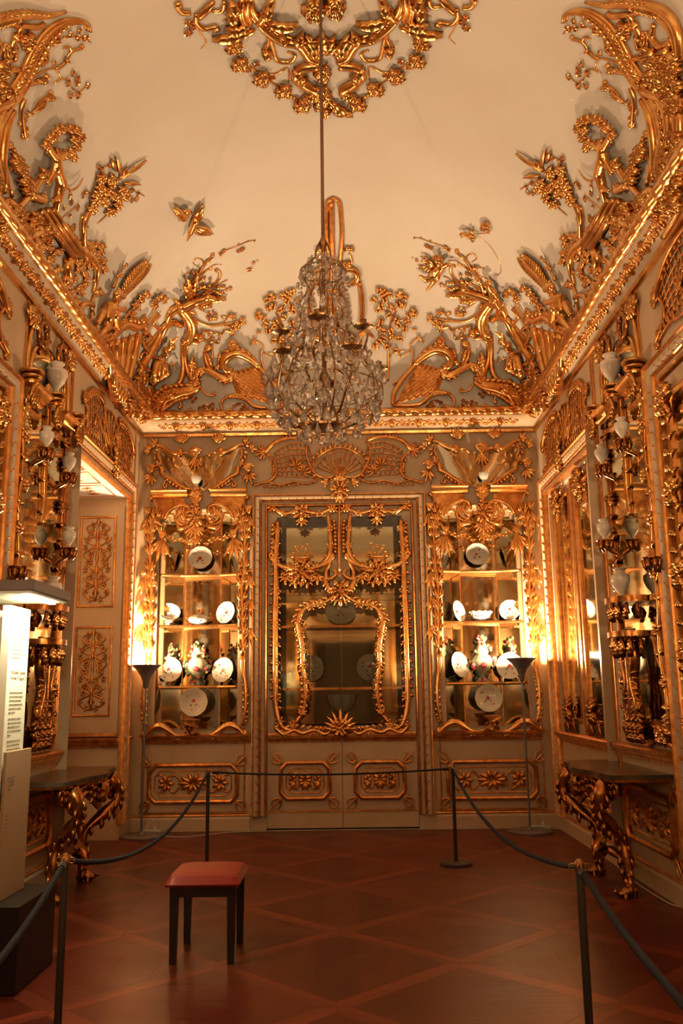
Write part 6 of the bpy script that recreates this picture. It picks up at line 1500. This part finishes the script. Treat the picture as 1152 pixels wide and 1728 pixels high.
def textlines(ch, u0, v, n, wd, lh, last):
    mb = MB(); random.seed(int(v*1000))
    for k in range(n):
        u = u0; end = u0 + (wd if k < n-1 else wd*last)*random.uniform(.9, 1.)
        while u < end - .008:
            l = min(random.uniform(.008, .034), end - u); z = v - k*lh
            mb.add([ch.p(u, z), ch.p(u+l, z), ch.p(u+l, z+lh*.34), ch.p(u, z+lh*.34)], [(0,1,2,3)]); u += l + .006
    obj('small_print', mb, INK, s, False)
for v, n, last in ((1.965, 4, .8), (1.875, 3, .7), (1.62, 6, .5), (1.465, 5, .25), (1.335, 4, .7)): textlines(TXT, .055, v, n, .22, .0235, last)
for v, n in ((1.13, 4), (.92, 4)): textlines(TXB, .03, v, n, .12 if v > 1 else .05, .022, .6)
# power strips and cables
def power_strip(x, y, lab):
    t = thing('power_strip', lab, 'power strip', (x, y, 0))
    obj('body', bevbox((x-.11, y-.03, .006), (x+.11, y+.03, .045), .006), WCABLE, t)
    for dx in (-.06, .03): obj('plug', MB().lathe([(.018, .045), (.022, .06), (.018, .085), (.006, .09)], (x+dx, y, 0), 12), WCABLE, t)
    for dx, k in ((-.06, .09), (.03, .11)): obj('flex', MB().tube(cr([(x+dx, y, .088), (x+dx+.01, y, .16), (x+dx+.06, y+.01, .15), (x+dx+.1, y+.02, .05), (x+dx+k+.04, y, .012)], 6), .004, 6), WCABLE, t, True)
power_strip(2.20, 10.93, 'white power strip with two plugs beside the lamp foot near the console'); power_strip(-2.36, 10.98, 'white power strip behind the lamp foot by the embrasure')
def cable(pts, lab):
    tag(obj('floor_cable', MB().tube(cr([(p.x, p.y, .011) for p in pts], 6), .0045, 6), WCABLE, None, True), lab, 'cable')
cable([V((2.31, 10.93, 0))] + [on_z(x, y) for x, y in ((958, 1402), (985, 1417), (1020, 1445), (1048, 1470))] + [V((2.36, 7.9, 0)), V((2.37, 7.2, 0)), on_z(1152, 1534)], 'thin white cable lying along the parquet edge under the console table')
cable([V((-2.2, 10.9, 0))] + [on_z(x, y) for x, y in ((270, 1412), (310, 1414), (350, 1410), (410, 1405))] + [V((0, 11.02, 0)), V((1.7, 10.97, 0)), V((1.9, 10.99, 0))], 'thin white cable lying along the foot of the double doors')
# console tables
def console(label):
    y0, y1 = 7.05, 8.62; yc = (y0+y1)/2; xw = XR - .002
    t = thing('console_table', label, 'console table', (XR-.28, yc, 0), 'gilded console tables')
    def edge(k):   # serpentine plan, k 0..1 along the front
        y = y0 + (y1-y0)*k; b = math.sin(pi*k)
        return .46 + .10*b**.8 + .035*math.cos(pi*4*k)*b
    n = 28; poly = [(xw, y0, 0)] + [(xw - edge(k/n), y0 + (y1-y0)*k/n, 0) for k in range(n+1)] + [(xw, y1, 0)]
    obj('marble_top', MB().prism([(p[0], p[1], .918) for p in poly], (0, 0, .034)), MARBLE, t)
    ins = [(xw, y0+.015, 0)] + [(xw - edge(k/n) + .014, y0 + .015 + (y1-y0-.03)*k/n, 0) for k in range(n+1)] + [(xw, y1-.015, 0)]
    obj('top_moulding', MB().prism([(p[0], p[1], .895) for p in ins], (0, 0, .022)), DGOLD, t)
    # carved apron: pierced band with scrolls
    def ap(k, z, o=0.): return V((xw - edge(k) + .05 - o, y0 + .03 + (y1-y0-.06)*k, z))
    m = 40; dep = lambda k: .10 + .07*abs(math.sin(pi*3*k)) + .07*math.exp(-((k-.5)/.09)**2)
    mb = MB(); mb.add([ap(i/m, .896) for i in range(m+1)] + [ap(i/m, .896 - dep(i/m)) for i in range(m+1)] + [ap(i/m, .896, -.02) for i in range(m+1)] + [ap(i/m, .896 - dep(i/m), -.02) for i in range(m+1)],
        [(i, i+1, m+2+i, m+1+i) for i in range(m)] + [(2*m+2+i, 3*m+3+i, 3*m+4+i, 2*m+3+i) for i in range(m)] + [(m+1+i, m+2+i, 3*m+4+i, 3*m+3+i) for i in range(m)])
    obj('apron', mb, DGOLD, t)
    for i in range(26):
        k = (i+.5)/26; h = dep(k); s1 = 1 if k < .5 else -1
        pts = [ap(k + s1*(.022*math.cos(a)*(1-a/9)), .896 - h*.55 + .06*math.sin(a)*(1-a/9), .012) for a in [q*.55 for q in range(13)]]
        obj('scroll', MB().tube(pts, [.017 - .0009*q for q in range(13)], 6), DGOLD, t, True)
    obj('shell', MB().lathe([(0, 0), (.05, .01), (.085, .03), (.06, .055), (0, .06)], ap(.5, .80, -.01), 18, axis=(-1,0,0), rib=.16, nrib=9), DGOLD, t)
    # legs: S-scrolls that meet at the foot
    for yk, sg in ((.14, -1), (.86, 1)):
        yl = y0 + (y1-y0)*yk; x0 = xw - edge(yk)
        path = cr([(x0+.05, yl, .88), (x0-.01, yl + sg*.03, .78), (x0-.02, yl + sg*.01, .66), (x0+.08, yl - sg*.08, .55), (x0+.19, yl - sg*.17, .44), (x0+.22, yl - sg*.17, .30), (x0+.22, yl - sg*.14, .16), (x0+.22, yl - sg*.12, .07), (x0+.14, yl - sg*.11, .035), (x0+.09, yl - sg*.11, .06)], 5)
        R = [.055 + .012*math.sin(i*.55) - .030*i/len(path) for i in range(len(path))]
        lg = obj('leg', MB().tube(path, R, 9), DGOLD, t, True)
        obj('foot', MB().sphere((x0+.17, yl - sg*.115, .038), .036, 10, 8, 1.3, 1., .95), DGOLD, t, True)
        for i in range(4, len(path)-8, 3):
            p = path[i]; a = i*1.3
            for s2 in (0, 2.1, 4.2):
                dv = V((math.cos(a+s2), math.sin(a+s2), -.5)).normalized()
                obj('acanthus_leaf', MB().tube([p + dv*R[i]*.6, p + dv*R[i]*1.1 + V((0,0,.01)), p + dv*R[i]*1.35 - V((0,0,.03)), p + dv*R[i]*1.2 - V((0,0,.06))], [.012, .022, .018, .006], 5), DGOLD, lg, True)
        # scroll bracket between leg and apron
        obj('bracket', MB().tube(cr([(x0+.03, yl, .70), (x0+.02, yl - sg*.13, .78), (x0, yl - sg*.26, .83), (x0-.03, yl - sg*.33, .78), (x0-.02, yl - sg*.30, .74)], 5), [.030, .03, .028, .026, .024, .022, .022, .02, .02, .02, .02, .018, .018, .016, .016, .016, .014, .014, .012, .012, .01][:21], 7), DGOLD, t, True)
    obj('stretcher', MB().tube(cr([(xw-.28, y0+.34, .15), (xw-.28, y0+.5, .24), (xw-.33, yc-.1, .30), (xw-.36, yc, .26), (xw-.33, yc+.1, .30), (xw-.28, y1-.5, .24), (xw-.28, y1-.34, .15)], 6), [.03 + .01*math.sin(i*.7) for i in range(37)], 8), DGOLD, t, True)
    obj('shell', MB().lathe([(0, 0), (.06, .01), (.10, .035), (.07, .06), (0, .07)], (xw-.36, yc, .32), 18, axis=(-.8,0,.6), rib=.2, nrib=7), DGOLD, t)
    return t
ct = console('gilded console table with dark marble top beyond the post with the ring')
mirror(ct, 'gilded console table with dark marble top behind the information stand')

# ================================================================ lights that stand in the room
def torchiere(x, y, label, h=1.95):
    t = thing('floor_lamp', label, 'lamp', (x, y, 0), 'uplighter floor lamps')
    obj('base', MB().lathe([(.0, 0), (.25, 0), (.25, .018), (.235, .026), (.04, .03), (.02, .06), (.0, .06)], (x, y, .005), 36, cap=False), LAMPMET, t)
    obj('pole', MB().lathe([(.013, .06), (.013, h-.26)], (x, y, 0), 12), LAMPMET, t)
    prof = [(.013, h-.28), (.03, h-.26), (.04, h-.20), (.065, h-.13), (.12, h-.055), (.17, h-.012), (.172, h), (.166, h), (.11, h-.05), (.05, h-.10), (.0, h-.11)]
    obj('bowl', MB().lathe(prof, (x, y, 0), 36, cap=False), LAMPMET, t)
    obj('bulb', MB().sphere((x, y, h-.055), .028, 10, 8), BULB, t)
    l = bpy.data.lights.new('uplight', 'POINT'); l.energy = LAMP_W; l.color = LAMP_COL; l.shadow_soft_size = .05
    lo = bpy.data.objects.new('uplight', l); col.objects.link(lo); lo.parent = t; lo.location = (0, 0, h-.012)
    return t
torchiere(-2.42, 10.70, 'grey uplighter floor lamp in the corner by the window embrasure')
torchiere(2.03, 10.70, 'grey uplighter floor lamp in the corner by the white power strip', 1.97)
torchiere(-2.2, 0.15, 'grey uplighter floor lamp beside the entrance, window side')
torchiere(2.0, 0.15, 'grey uplighter floor lamp beside the entrance, opposite the windows')
